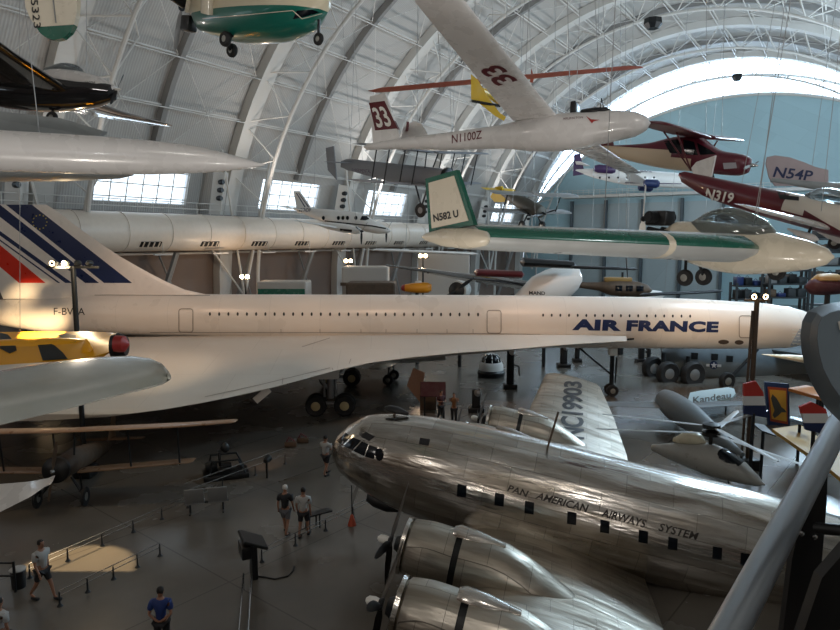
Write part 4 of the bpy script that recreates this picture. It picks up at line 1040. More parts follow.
for sg in (1, -1):
    wing([((-3.6, sg*.5, -.45), 2.2, .14), ((-3.8, sg*3, -.2), 1.7, .13), ((-4.3, sg*7, .25), 1.0, .1)], 'wing', 'exec_white', t)
    mb = MB(); mb.loft([[p+V((0, sg*2.3, 0)) for p in fring(x, -.2, w_, h, h, 16)] for x, w_, h in ((-1.7, .2, .2), (-2., .32, .32), (-3.2, .38, .4), (-5, .3, .3), (-6.2, .05, .05))]); mb.build('engine_nacelle', 'exec_white', t)
    prop((-1.6, sg*2.3, -.2), 1.15, t, 3, 40, m='black', spin='dark_metal', w=.1, sl=.2)
    wing([((-8.8, sg*.1, .6), 1.3, .1), ((-9.4, sg*2.5, .8), .8, .1)], 'tailplane', 'exec_white', t)
lay_line(bvh([c for c in t.children if c.name.startswith('engine_nacelle')], t), t, 'nacelle_stripe', [(340, 229.5), (352, 231)], 2.2, 'letter_black', .02)
cables(t, [(-3, 1, .5), (-3, -1, .5), (-8, 0, .7)], .015)

# ---- small biplane with yellow tail
t = craft('crop_duster_biplane', 'small dark biplane with a yellow tail hanging before the bright strip windows', 'aircraft', (543, 213, 56), (495, 190, 62), 6.6)
mat('olive_drab', '4d4a42', .6)
fus([(0, 0, .05, .05, .05), (-.2, 0, .45, .45, .45), (-1, 0, .5, .5, .5), (-3, 0, .45, .5, .5), (-6, .1, .1, .15, .2), (-6.6, .1, .02, .05, .05)], 4, 18, name='fuselage', m='olive_drab', parent=t)
plate(t, 'tail_fin', [(496, 187), (502, 186), (504, 192), (506, 202), (495, 202), (491, 197)], 'cub_yellow', th=.15)
for sg in (1, -1):
    wing([((-5.6, sg*.05, .15), 1.1, .07), ((-5.8, sg*1.5, .2), .7, .07)], 'tailplane', 'cub_yellow', t)
    for z, x in ((-.45, -1.2), (1., -.9)): wing([((x, sg*.2, z), 1.3, .09), ((x, sg*4.0, z+.1), 1.2, .08)], 'wing', 'strut_grey', t)
    leg([(-1.6, sg*2.6, -.4), (-1.4, sg*2.6, 1.05)], .05, t, 'wing_strut', 'dark_metal')
    g = leg([(-1.2, sg*.4, -.4), (-.9, sg*.95, -1.2)], .06, t); wheel((-.9, sg*1.0, -1.3), .38, .2, g)
prop((.1, 0, 0), 1.1, t, 2, 15, m='black', spin='dark_metal')
cables(t, [(-1, 1.2, 1.), (-1, -1.2, 1.), (-6, 0, .3)], .015)

# ---- white jet with purple tail
t = craft('business_jet', 'white jet with purple tail hanging in front of the end wall gallery', 'aircraft', (705, 184, 96), (572, 175, 100), 17)
jf = fus([(0, 0, .05, .05, .05), (-.6, .05, .5, .45, .45), (-2, .15, .9, .85, .85), (-4, .2, 1., 1., 1.), (-10, .2, 1., 1., 1.), (-14, .4, .6, .65, .6), (-17, .7, .1, .15, .15)], 3, 22, name='fuselage', m='exec_white', parent=t)
jt = bvh([jf], t)
lay_text(jt, t, 'FEDERAL', [(633, 172), (652, 172.5), (652, 169.5), (633, 169)], 'purple', .05, .02) ; lay_line(jt, t, 'stripe', [(590, 182), (695, 184)], .8, 'purple', .04)
for cx in range(600, 660, 9): lay_oval(jt, t, 'cabin_window', cx, 177.5, .9, 1.1, 'glass_dark', .04, 8)
plate(t, 'tail_fin', [(574, 154), (580, 154), (585, 174), (573, 176)], 'purple', th=.3)
for sg in (1, -1):
    mb = MB(); mb.lathe([(.35, 0), (.55, -.4), (.55, -2.2), (.35, -2.8)], (-11.5, sg*1.6, .9), (1, 0, 0), 18); mb.build('engine_nacelle', 'purple', t)
    wing([((-6.5, sg*.7, -.5), 3, .11), ((-9.5, sg*7.5, .0), 1.2, .1)], 'wing', 'exec_white', t); wing([((-14.8, sg*.1, 1.4), 1.8, .1), ((-16, sg*2.8, 1.5), .8, .1)], 'tailplane', 'exec_white', t)
    mb = MB(); mb.lathe([(.3, 0), (.55, -.3), (.5, -1.8), (.2, -2.)], (-6, sg*3.2, -.7), (1, 0, 0), 14); mb.build('wing_pod', 'navy', t)
cables(t, [(-5, 0, 1), (-12, 0, 1)], .02)
# ================================================================== PEOPLE
mat('hair_dark', '1a1512', .7); mat('hair_white', 'c9c5bf', .8); mat('shoe', '17171a', .5)
def skin_obj(name, P, E_, rad, m, parent, lv=1):
    me = bpy.data.meshes.new(name); me.from_pydata([tuple(p) for p in P], E_, [])
    o = bpy.data.objects.new(name, me); col.objects.link(o)
    o.modifiers.new('s', 'SKIN')
    if not me.skin_vertices: 
        bpy.context.view_layer.objects.active = o
        bpy.ops.object.select_all(action='DESELECT'); o.select_set(True)
    for i, r_ in enumerate(rad):
        me.skin_vertices[0].data[i].radius = (r_, r_) if not isinstance(r_, tuple) else r_
        me.skin_vertices[0].data[i].use_root = (i == 0)
    su = o.modifiers.new('u', 'SUBSURF'); su.levels = lv; su.render_levels = lv
    dg = bpy.context.evaluated_depsgraph_get(); nm = bpy.data.meshes.new_from_object(o.evaluated_get(dg)); bpy.data.objects.remove(o)
    nm.name = name; nm.materials.clear(); nm.materials.append(MC[m]); nm.shade_smooth()
    o = bpy.data.objects.new(name, nm); col.objects.link(o); o.parent = parent; return o
def person(label, loc, yaw, shirt, shorts, hair='hair_dark', stride=.0, arms='down', h=1.75, seat=False, long_=False, group=None):
    t = empty('person', label, 'person', loc, group=group); t.rotation_euler = (0, 0, yaw); t.scale = (h/1.75,)*3
    hip = .92 if not seat else .5
    P = [(0, 0, hip), (0, 0, hip+.18), (0, 0, hip+.38), (0, 0, hip+.52), (.0, 0, hip+.6), (.02, 0, hip+.7), (.03, 0, hip+.8)]; rad = [(.15, .11), (.13, .1), (.16, .11), (.15, .1), .055, .085, .075]
    E_ = [(0, 1), (1, 2), (2, 3), (3, 4), (4, 5), (5, 6)]
    sh = {}
    for sg in (1, -1):
        n = len(P); st = stride*sg
        if seat: L_ = [(0, sg*.1, hip-.02), (.42, sg*.13, hip+.02), (.45, sg*.13, .1), (.58, sg*.14, .05)]
        else: L_ = [(0, sg*.1, hip-.06), (st*.5+.03, sg*.11, .48), (st-(.08 if st < 0 else 0), sg*.11, .09+(.05 if st < 0 else 0)), (st+.14, sg*.12, .04)]
        P += L_; rad += [.1, .065, .04, .035]; E_ += [(0, n), (n, n+1), (n+1, n+2), (n+2, n+3)]
        n = len(P); a = -st*.7
        if arms == 'down': A_ = [(0, sg*.19, hip+.5), (a*.3-.02, sg*.25, hip+.22), (a*.6+.06, sg*.25, hip-.02), (a*.6+.09, sg*.25, hip-.1)]
        elif arms == 'hold': A_ = [(0, sg*.19, hip+.5), (.05, sg*.27, hip+.25), (.28, sg*.12, hip+.28), (.36, sg*.08, hip+.3)]
        elif arms == 'up': A_ = [(0, sg*.19, hip+.5), (.12, sg*.24, hip+.38), (.3, sg*.14, hip+.6), (.36, sg*.1, hip+.66)]
        else: A_ = [(0, sg*.19, hip+.5), (-.08, sg*.27, hip+.22), (-.14, sg*.08, hip+.08), (-.15, sg*.02, hip+.06)]
        P += A_; rad += [.055, .04, .028, .03]; E_ += [(3, n), (n, n+1), (n+1, n+2), (n+2, n+3)]; sh[sg] = (V(A_[0]), V(A_[1]))
        hd = (V(A_[3])-V(A_[2])).normalized(); w_ = n+3
        for k in range(4):
            m = len(P); q = V(A_[3])+V((.0, (k-1.5)*.018, 0)); ln = (.055, .065, .06, .045)[k]
            P += [tuple(q+hd*ln*.6), tuple(q+hd*ln+V((.015, 0, -.01)))]; rad += [.009, .007]; E_ += [(w_, m), (m, m+1)]
        m = len(P); P.append(tuple(V(A_[2])+hd*.04+V((.03, -sg*.03, 0)))); rad.append(.01); E_.append((n+2, m))
    body = skin_obj('body', P, E_, rad, 'skin', t, 1)
    # face and hair
    hz = hip+.75
    mb = MB(); mb.loft([[V((.02+c_*rx, s_*ry, z)) for c_, s_ in [(math.cos(2*PI*k/16), math.sin(2*PI*k/16)) for k in range(16)]] for z, rx, ry in ((hz-.13, .05, .04), (hz-.09, .085, .06), (hz, .1, .075), (hz+.07, .095, .075), (hz+.115, .05, .045))])
    hd_ = mb.build('head', 'skin', t)
    mb = MB(); mb.add([(.118, -.012, hz-.03), (.118, .012, hz-.03), (.14, 0, hz-.035), (.113, 0, hz+.02)], [(0, 1, 2), (0, 2, 3), (1, 3, 2), (0, 3, 1)]); mb.build('nose', 'skin', hd_)
    for sg in (1, -1):
        MB().lathe([(.008, -.004), (.01, .0), (.006, .006)], (.108, sg*.032, hz+.01), (1, 0, 0), 8).build('eye', 'black', hd_)
        MB().lathe([(.02, -.006), (.026, 0), (.015, .008)], (.01, sg*.078, hz-.01), (0, sg, 0), 8).build('ear', 'skin', hd_)
    MB().box((.108, 0, hz-.07), (.008, .04, .008)).build('mouth', 'maroon', hd_)
    mb = MB(); mb.loft([[V((.008+c_*rx, s_*ry, z)) for c_, s_ in [(math.cos(2*PI*k/16), math.sin(2*PI*k/16)) for k in range(16)]] for z, rx, ry in ((hz-.06, .06, .06), (hz+.0, .09, .085), (hz+.05, .1, .088), (hz+.1, .085, .075), (hz+.135, .03, .03))])
    mb.build('hair', hair, t)
    # clothes
    Q = [(0, 0, hip+.0), (0, 0, hip+.18), (0, 0, hip+.38), (0, 0, hip+.545)]; rq = [(.18, .14), (.165, .13), (.2, .145), (.2, .13)]; Eq = [(0, 1), (1, 2), (2, 3)]
    for sg in (1, -1):
        n = len(Q); a, b = sh[sg]; Q += [tuple(a+V((0, 0, .025))), tuple(a.lerp(b, .75)+V((0, sg*.01, 0)))]; rq += [.1, .08]; Eq += [(3, n), (n, n+1)]
    skin_obj('shirt', Q, Eq, rq, shirt, t, 1)
    Q = [(0, 0, hip+.04)]; rq = [(.17, .13)]; Eq = []
    for sg in (1, -1):
        n = len(Q); i0 = 7 if sg == 1 else 7+4+4+9
        l0, l1, l2 = V(P[i0]), V(P[i0+1]), V(P[i0+2])
        Q += [tuple(l0), tuple(l0.lerp(l1, .85))]; rq += [.115, .092]; Eq += [(0, n), (n, n+1)]
        if long_: Q += [tuple(l1.lerp(l2, .1)), tuple(l1.lerp(l2, .95))]; rq += [.08, .06]; Eq += [(n+1, n+2), (n+2, n+3)]
    skin_obj('trousers' if long_ else 'shorts', Q, Eq, rq, shorts, t, 1)
    for sg in (1, -1):
        i0 = 7 if sg == 1 else 24
        f = V(P[i0+3]); a_ = V(P[i0+2])
        mb = MB(); mb.bevbox((f.x-.04, f.y, max(.045, f.z+.005)), (.27, .1, .09), .03); mb.build('shoe', 'shoe', t)
    return t
for n_, c_ in (('cloth_black', '1c1c20'), ('cloth_grey', '5b5c60'), ('cloth_white', 'a6a6a4'), ('cloth_blue', '18306a'), ('cloth_dark', '202226'), ('cloth_orange', '6b4524'), ('cloth_red', '3f1d24'), ('denim', '2b3242')):
    mat(n_, c_, .8, var=.08)
def foot(px, py): return onz(px, py, 0)
person('person in black shirt and grey shorts with white hair, walking beside a person in white', foot(286, 534), R(80), 'cloth_black', 'cloth_grey', 'hair_white', .22)
person('person in white shirt and black shorts, walking on the right of the person in black', foot(304, 537), R(85), 'cloth_white', 'cloth_black', 'hair_dark', -.15)
person('person in white shirt and black shorts standing before the silver airliner nose', foot(326, 475), R(60), 'cloth_white', 'cloth_black', 'hair_dark', .2, 'hold')
person('person in white shirt and dark shorts walking at the lower left', foot(44, 599), R(-20), 'cloth_white', 'cloth_dark', 'hair_dark', .3)
person('person in blue shirt seen from behind at the bottom edge', foot(163, 655), R(95), 'cloth_blue', 'cloth_black', 'hair_dark', .05, 'back')
person('person in pale shirt cut off by the lower left corner', foot(3, 668), R(70), 'cloth_white', 'cloth_dark')
person('person in orange and black holding up hands, beyond the silver airliner', foot(454, 424), R(-100), 'cloth_orange', 'cloth_black', 'hair_dark', .05, 'up', long_=True)
person('person in dark red top beside an information panel beyond the silver airliner', foot(441, 421), R(-60), 'cloth_red', 'cloth_dark', 'hair_dark', .1, 'hold', long_=True)

# ================================================================== FLOOR THINGS
mat('lamp_glow', 'fff0d0', .5, emit='ffd9a0', es=30.)
def lamp_mast(label, px, ybase, ytop, D, heads, r_=.11, base=True, m='dark_metal', bigr=.12, glow='lamp_glow'):
    b = at(px, 300, D); b.z = 0; top = at(px, ytop, D)
    t = empty('lamp_mast', label, 'lamp', b)
    H = top.z
    mb = MB(); mb.tube([(0, 0, .1), (0, 0, H)], r_, 12)
    if r_ > .15: mb.tube([(-.22, 0, .1), (-.22, 0, H-.2)], .06, 8)
    mb.build('pole', m, t)
    if base: MB().bevbox((0, 0, .25), (.8, .8, .5), .06).build('base', 'dark_metal', t)
    MB().box((0, 0, H-.05), (heads*.55, .12, .1)).build('crossbar', m, t)
    for k in range(heads):
        x = (k-(heads-1)/2)*.5
        mb = MB(); mb.lathe([(.06, .15), (.13, .05), (bigr, -.14)], (x, -.12, H+.12), (0, -1, 0), 14, cap=(True, False)); h_ = mb.build('lamp_head', 'dark_metal', t)
        if k in (0, 1): MB().lathe([(.01, 0), (bigr*.9, .0)], (x, -.24, H+.12), (0, -1, 0), 14, cap=(False, False)).build('bulb', glow, h_)
    return t
lamp_mast('dark lamp mast with spotlights in front of the striped tail fin', 75, 480, 266, 28.0, 4, .11)
lamp_mast('tall metal lamp mast standing in front of the airliner nose', 757, 440, 299, 29, 2, .11, m='rust_metal')
MB().tube([(-.3, 0, .2), (-.16, 0, 7.2)], .06, 8).build('brace_pole', 'rust_metal', [o for o in col.objects if o.name.startswith('lamp_mast')][-1])
mat('far_glow', 'fff0d0', .5, emit='ffd9a0', es=30.)
for lab, px, py, D in (('far lamp mast glowing below the duct, left of the three', 246, 276, 60), ('far lamp mast glowing below the duct beside the white twin', 349, 260, 68), ('far lamp mast glowing beneath the green aeroplane tail', 423, 255, 66)):
    lamp_mast(lab, px, 300, py+2, D, 2, .09, bigr=.2, glow='far_glow')

# barriers: low double rails with cone posts
def barrier(label, pts, n, rope=(.45, .3)):
    a, b = onz(*pts[0]), onz(*pts[1])
    t = empty('rail_barrier', label, 'barrier', a)
    for h_ in rope:
        MB().tube([V((0, 0, h_)), b-a+V((0, 0, h_))], .014, 6).build('rail', 'steel', t)
    for k in range(n+1):
        p = (b-a)*(k/n); MB().lathe([(.09, 0), (.03, .08), (.02, .42)], p, (0, 0, 1), 12).build('post', 'dark_metal', t)
    return t
barrier('low double steel rail barrier running from the lower left to the bench', ((30, 578), (212, 497)), 6)
barrier('low double rail barrier in front of the seated exhibit', ((186, 502), (285, 464)), 3, (.75, .45))
barrier('low double rail barrier between the kiosk and the silver airliner nose', ((262, 562), (378, 505)), 4)
barrier('low double rail barrier across the bright floor patch at the left', ((60, 606), (160, 556)), 4)
# kiosk with slanted reader panel and two rails
p = onz(254, 577); t = empty('information_kiosk', 'dark information kiosk with slanted panel on the open floor', 'kiosk', p); t.rotation_euler = (0, 0, R(25))
MB().bevbox((0, 0, .55), (.18, .45, 1.1), .03).build('stand', 'dark_metal', t)
MB().bevbox((0, 0, 1.2), (.8, .95, .1), .03, Matrix.Rotation(R(25), 3, 'Y')).build('reader_panel', 'dark_metal', t, smooth=False)
MB().bevbox((-.25, .0, .95), (.3, .7, .4), .04).build('cabinet', 'black', t)
a = onz(248, 590); b = onz(243, 665)
for k in (-.12, .12):
    o = MB().tube([V((k, 0, .5)), b-a+V((k, 0, .5))], .025, 6).tube([V((k, 0, 0)), V((k, 0, .5))], .025, 6).build('guard_rail', 'steel'); o.location = a
    tag(o, 'long steel guard rail running from the kiosk to the bottom edge, %s of the pair' % ('left' if k < 0 else 'right'), 'rail')
pts = [onz(x, y, .02) for x, y in ((254, 576), (265, 577), (275, 579), (288, 576), (293, 571), (294, 566))]
o = MB().tube([q-pts[0] for q in pts], .025, 6).build('floor_cable', 'black'); o.location = pts[0]; tag(o, 'black cable curving over the floor beside the kiosk', 'cable')
# bench seats
p = onz(207, 512); t = empty('seat_bench', 'grey metal two-seat bench beside the rail barrier', 'bench', p); t.rotation_euler = (0, 0, R(105))
for y in (-.42, .42):
    s_ = MB().bevbox((0, y, .45), (.5, .7, .06), .02).build('seat', 'strut_grey', t)
    MB().bevbox((-.3, y, .78), (.06, .7, .6), .02, Matrix.Rotation(R(-12), 3, 'Y')).build('backrest', 'strut_grey', t)
MB().tube([(0, -.8, .4), (0, .8, .4)], .04, 8).build('beam', 'dark_metal', t)
for y in (-.6, .6): MB().tube([(0, y, .4), (0, y, .05)], .035, 8).tube([(-.25, y, .03), (.25, y, .03)], .03, 6).build('leg', 'dark_metal', t)
# small open exhibit with a seated figure
p = onz(226, 476); t = empty('sled_exhibit', 'small dark open-frame ultralight craft on a low base', 'exhibit', p); t.rotation_euler = (0, 0, R(20))
MB().bevbox((0, 0, .12), (1.9, 1.2, .22), .05).build('base', 'black', t)
MB().tube([(-.7, -.5, .2), (-.6, -.5, .85), (.5, -.5, .85), (.8, -.5, .2)], .05, 6).build('frame', 'dark_metal', t)
MB().tube([(-.7, .5, .2), (-.6, .5, .85), (.5, .5, .85), (.8, .5, .2)], .05, 6).build('frame', 'dark_metal', t)
MB().bevbox((0, 0, .5), (.5, .5, .1), .03).bevbox((-.25, 0, .85), (.1, .5, .6), .03).build('seat', 'black', t)
MB().lathe([(.2, -.25), (.28, 0), (.2, .25)], (-.6, 0, .5), (1, 0, 0), 14).build('engine', 'dark_metal', t)
MB().lathe([(.02, -.2), (.17, -.1), (.2, .05), (.12, .2), (.03, .28)], (0, 0, 1.25), (0, 0, 1), 12).build('helmet', 'black', t)
# standing lamp on barrier that throws the warm patch
p = onz(267, 478); t = empty('floor_spotlight', 'small floor spotlight on a stand by the rail barrier', 'lamp', p)
MB().tube([(0, 0, 0), (0, 0, .7)], .05, 8).build('stand', 'black', t); MB().lathe([(.1, -.1), (.16, .1), (.16, .2)], (0, 0, .8), (.2, .6, .2), 12).build('lamp_head', 'black', t)
# A-frame ladder bench, flag pole
p = onz(318, 526); t = empty('low_stand', 'small low metal stand right of the walking pair', 'stand', p); t.rotation_euler = (0, 0, R(35))
MB().box((0, 0, .5), (1.0, .35, .05)).build('top', 'dark_metal', t, smooth=False)
for x in (-.4, .0): MB().tube([(x, -.15, 0), (x, -.15, .5), (x, .15, .5), (x, .15, 0)], .03, 6).build('leg', 'dark_metal', t)
p = onz(352, 525); t = empty('flag_stand', 'white pennant on a short cone stand below the airliner nose', 'flag', p)
MB().lathe([(.16, 0), (.06, .35), (.03, .4)], (0, 0, 0), (0, 0, 1), 12).build('cone', 'cone', t)
MB().tube([(0, 0, .3), (0, 0, 1.5)], .02, 6).build('pole', 'dark_metal', t)
MB().prism([(0, 0, .75), (.05, 0, .75), (.28, 0, 1.45), (.2, 0, 1.55), (.0, 0, 1.1)], (0, .02, 0)).build('pennant', 'cloth_white', t, smooth=False)
for k, (px, py) in enumerate(((291, 447), (303, 443))):
    p = onz(px, py); t = empty('floor_cradle', ['small reddish cradle block lying on the dark floor, nearer the mast', 'small reddish cradle block lying on the dark floor, beside the walking figure'][k], 'stand', p)
    MB().bevbox((0, 0, .15), (.6, .25, .25), .03).build('block', 'rust_metal', t); MB().tube([(-.25, 0, .2), (-.1, 0, .5), (.2, 0, .3)], .04, 6).build('bracket', 'maroon', t)
# waste bin by the walker
p = onz(19, 587); t = empty('litter_bin', 'round dark litter bin with pale rim beside the walking person', 'bin', p)
MB().lathe([(.19, 0), (.21, .5), (.21, .55)], (0, 0, 0), (0, 0, 1), 20).build('body', 'black', t); MB().lathe([(.22, 0), (.23, .03), (.19, .06)], (0, 0, .54), (0, 0, 1), 20).build('rim', 'cloth_white', t)
p = onz(2, 592); t = empty('rail_gate', 'low dark metal rail gate at the left edge', 'barrier', p)
for z in (.5, .9): MB().tube([(-1.5, 0, z), (.4, 0, z)], .03, 6).build('rail', 'dark_metal', t)
MB().tube([(.4, 0, 0), (.4, 0, .95)], .04, 6).build('post', 'dark_metal', t)

# ---- dark biplane on the floor at the lower left
mat('biplane_varnish', '8c6a4c', .35, var=.1, coat=.3)
NP = onz(60, 508); NP.z = 1.55
t = empty('biplane', 'dark two-wing aeroplane parked at the lower left facing the viewer', 'aircraft', NP, (.12, -1, .12))
fus([(0, 0, .3, .3, .3), (-.4, 0, .42, .42, .45), (-2, 0, .42, .5, .5), (-5, -.1, .2, .3, .3), (-6.5, -.1, .04, .1, .1)], 4, 18, name='fuselage', m='rust_metal', parent=t)
MB().lathe([(.3, -.2), (.5, 0), (.5, .2), (.3, .35), (.1, .4)], (0, 0, 0), (1, 0, 0), 18).build('radial_engine', 'black', t)
prop((.45, 0, 0), 1.15, t, 2, 82, m='rust_metal', spin='steel', w=.07, sl=.1)
for sg in (1, -1):
    L2 = 6.4 if sg == 1 else 6.2
    wing([((-.3, 0, 1.35), 1.3, .09), ((-.3, sg*L2*.7, 1.42), 1.3, .09), ((-.4, sg*L2, 1.5), 1.1, .08)], 'upper_wing', 'biplane_varnish', t)
    wing([((-.8, sg*.4, -.35), 1.2, .09), ((-.9, sg*4.6, -.15), 1.1, .08)], 'lower_wing', 'biplane_varnish', t)
    for y in (2.4, 4.3):
        leg([(-.6, sg*y, 1.38), (-1.0, sg*y, -.22)], .04, t, 'wing_strut'); 
    leg([(-.6, sg*.4, 1.3), (-.7, sg*.35, .4)], .04, t, 'wing_strut')
    g = leg([(-.4, sg*.35, -.4), (-.3, sg*.8, -1.1)], .05, t); leg([(-1.2, sg*.35, -.4), (-.3, sg*.8, -1.1)], .04, g); wheel((-.3, sg*.88, -1.16), .38, .14, g)
    wing([((-5.5, sg*.05, .1), 1.0, .07), ((-5.7, sg*1.4, .1), .6, .06)], 'tailplane', 'biplane_varnish', t)
wing([((-5.5, 0, .1), 1.1, .07), ((-6.0, 0, 1.1), .6, .06)], 'tail_fin', 'biplane_varnish', t, vert=True)

# ---- yellow aeroplane with black teardrops beneath the airliner tail
mat('yellow_aero', 'f0a912', .3, coat=.3)
t = empty('aerobatic_aircraft', 'yellow aeroplane with black teardrop markings beneath the long airliner tail', 'aircraft', at(60, 350, 21)); o0 = at(60, 350, 21)
rings = []
for px, yn, yf in ((-150, 374, 334), (-60, 370, 333), (0, 365, 332), (45, 362, 331.5), (92, 357, 331.5), (112, 351, 332.5), (122, 347, 334.5)):
    zn = at(px, yn, 20).z; zf = at(px, yf, 22).z; a = at(px, yn, 20)-o0; b = at(px, yf, 22)-o0; m_ = (a+b)/2; q = V((0, .02, .08))
    rings.append([a, a.lerp(m_, .5)+q*.8, m_+q, m_.lerp(b, .5)+q*.7, b, m_.lerp(b, .5)-q, m_-q, a.lerp(m_, .5)-q])
yw = MB().loft(rings).build('wing', 'yellow_aero', t)
yb = bvh([yw], t)
for px in ([(0, 333), (8, 335), (15, 343), (17, 351), (10, 354), (0, 349)], [(36, 340.5), (42, 340), (55, 346), (63, 353), (68, 359.5), (43, 361), (39, 349)], [(57, 335), (66, 333.5), (76, 335.5), (76, 342.5), (70, 343)], [(14, 362), (22, 361.5), (23, 368), (16, 369)]):
    lay_poly(yb, t, 'black_marking', px, 'black', .02, 2)
fus([(0, 0, .05, .05, .05), (-.4, 0, .3, .3, .3), (-1.5, 0, .36, .4, .4), (-3.5, 0, .3, .35, .35), (-6, 0, .1, .15, .15)], 3, 16, name='fuselage', m='yellow_aero', parent=t).location = at(112, 350, 21.2)-o0
mb = MB(); mb.lathe([(.38, 0), (.42, .15), (.3, .4)], at(113, 346, 20.2)-o0, (1, .1, 0), 18); mb.build('engine_cowling', 'black', t)
mb = MB(); mb.lathe([(.27, 0), (.25, .25), (.05, .4)], at(116, 344, 20.)-o0, (1, 0, 0), 16); mb.build('spinner', 'red_paint', t)
MB().loft([[at(87, 352, 20.4)-o0+V((c_*r_, s_*r_*.6, z)) for c_, s_ in [(math.cos(2*PI*k/12), math.sin(2*PI*k/12)) for k in range(12)]] for z, r_ in ((-.2, .2), (.1, .19), (.3, .1), (.42, .02))]).build('wheel_fairing', 'yellow_aero', t)
cables(t, [at(20, 350, 21.5)-o0], .01)
# ================================================================== BEYOND THE AIRLINERS
# grey transport with star insignia
mat('transport_grey', '6d757a', .5, var=.1); mat('star_white', 'c9cbd0', .5)
t = craft('transport_aircraft', 'dull grey transport aeroplane with star insignia, seen under the long white airliner', 'aircraft', (662, 352, 49), (980, 372, 58), 22)
trf = fus([(0, 0, .05, .05, .05), (-.5, 0, .8, .8, .8), (-2, 0, 1.25, 1.2, 1.3), (-12, 0, 1.3, 1.3, 1.35), (-18, .2, .9, .9, .9), (-22, .5, .1, .3, .3)], 4, 24, name='fuselage', m='transport_grey', parent=t)
tb = bvh([trf], t)
for cx, cy in ((694, 356), (714, 357), (729, 359)): lay_poly(tb, t, 'cabin_window', [(cx-3, cy-3.5), (cx+4, cy-3), (cx+3.5, cy+3), (cx-3, cy+3)], 'black', .03, 1)
lay_oval(tb, t, 'insignia_disc', 713.5, 365, 4.2, 4.2, 'navy', .03, 14); 
lay_poly(tb, t, 'insignia_bar', [(706, 363.8), (721, 364.4), (721, 366.8), (706, 366.2)], 'star_white', .035, 1)
lay_oval(tb, t, 'insignia_disc', 713.5, 365, 3.4, 3.4, 'navy', .04, 14)
lay_poly(tb, t, 'insignia_star', [(713.5+(3.4 if k % 2 == 0 else 1.4)*math.sin(PI*k/5), 365-(3.4 if k % 2 == 0 else 1.4)*math.cos(PI*k/5)) for k in range(10)], 'star_white', .05, 1)
for px, py, r_, D in ((652, 375, .6, 49.5), (667, 379, .6, 47.5), (692, 380.5, .64, 47), (681, 373, .58, 50)):
    c = inv_pt(t, at(px, py, D)); c.z = inv_pt(t, V((at(px, py, D).x, D, r_))).z
    g = leg([(c.x, c.y-.5, 0), (c.x, c.y-.4, c.z), tuple(c)], .1, t); wheel(tuple(c), r_, .4, g, hub='strut_grey')
c = inv_pt(t, at(727, 381, 46)); g = leg([(c.x-1.5, c.y, c.z+1.6), tuple(c)], .08, t); wheel(tuple(c), .42, .25, g)
for sg in (1,): wing([((-5.5, sg*1., .6), 3.2, .12), ((-7, sg*9, .9), 1.6, .1)], 'wing', 'transport_grey', t)
# long beige spike and grey slab to the right
o = MB().loft([[at(px, y, 36)-at(800, 358, 36)+V((0, math.cos(2*PI*k/12)*r_*2, math.sin(2*PI*k/12)*r_)) for k in range(12)] for px, y, r_ in ((762, 354.3, .02), (790, 357.5, .16), (815, 360.5, .26), (850, 364, .36))]).build('pointed_wing', 'cream'); o.location = at(800, 358, 36)
tag(o, 'beige pointed wing end beside the grey rail panel under the airliner nose', 'wing'); leg([(1.2, .1, -.1), (1.2, .1, -o.location.z+.02)], .08, o, 'support_stand')
# dark-metal twin wing aircraft behind, with radial engine
t = empty('silver_twin_aircraft', 'dark metal aeroplane with long tapered wing and radial engine behind the airliner', 'aircraft', at(540, 285, 56)); o0 = at(540, 285, 56)
rings = []
for px, y, h_, ch in ((386, 265.5, .08, .5), (420, 270, .22, 1.2), (450, 275, .35, 2), (500, 282, .5, 2.8), (540, 288, .55, 3), (570, 292, .55, 3)):
    c = at(px, y, 54)-o0; rings.append([c+V((0, -ch/2, 0)), c+V((0, -ch/4, h_*.8)), c+V((0, ch/4, h_*.8)), c+V((0, ch/2, 0)), c+V((0, 0, -h_*.7))])
MB().loft(rings).build('wing', 'gloss_black', t)
e0 = at(460, 290, 50)-o0
MB().lathe([(.3, 1.5), (.6, .8), (.75, .0), (.72, -.5), (.4, -.6)], e0, (.5, 1, 0), 20).build('engine_nacelle', 'silver_paint', t)
MB().lathe([(.65, 0), (.45, .1), (.15, .3)], e0-V((.3, .6, 0)), (-.5, -1, 0), 18).build('radial_engine', 'black', t)
for a in (35, 215):
    d = V((math.cos(R(a)), 0, math.sin(R(a)))); MB().tube([e0+V((-.4, -.8, 0)), e0+V((-.4, -.8, 0))+d*1.0, e0+V((-.4, -.8, 0))+d*1.7], [.1, .16, .05], 6).build('propeller_blade', 'dark_metal', t)
rings = []
for px, y0, y1 in ((515, 296, 300), (522, 288, 303), (532, 276.5, 306), (545, 270, 308), (558, 266, 303), (570, 264, 297), (577, 265.5, 290), (579, 272, 284)):
    D = 52; c = at(px, (y0+y1)/2, D)-o0; r_ = (y1-y0)/2*D/F; rings.append([c+V((0, math.cos(2*PI*k/20)*1.1, math.sin(2*PI*k/20)*r_)) for k in range(20)])
fz = MB().loft(rings).build('nose_section', 'exec_white', t)
lay_text(bvh([fz], t), t, 'MAND', [(529, 294.5), (545, 295), (545, 291.5), (529, 291)], 'letter_black', .03, .02, name='lettering')
for px in (460, 545): 
    c = at(px, 290, 53)-o0; leg([c, V((c.x, c.y, -o0.z+.02))], .15, t, 'landing_gear_leg')
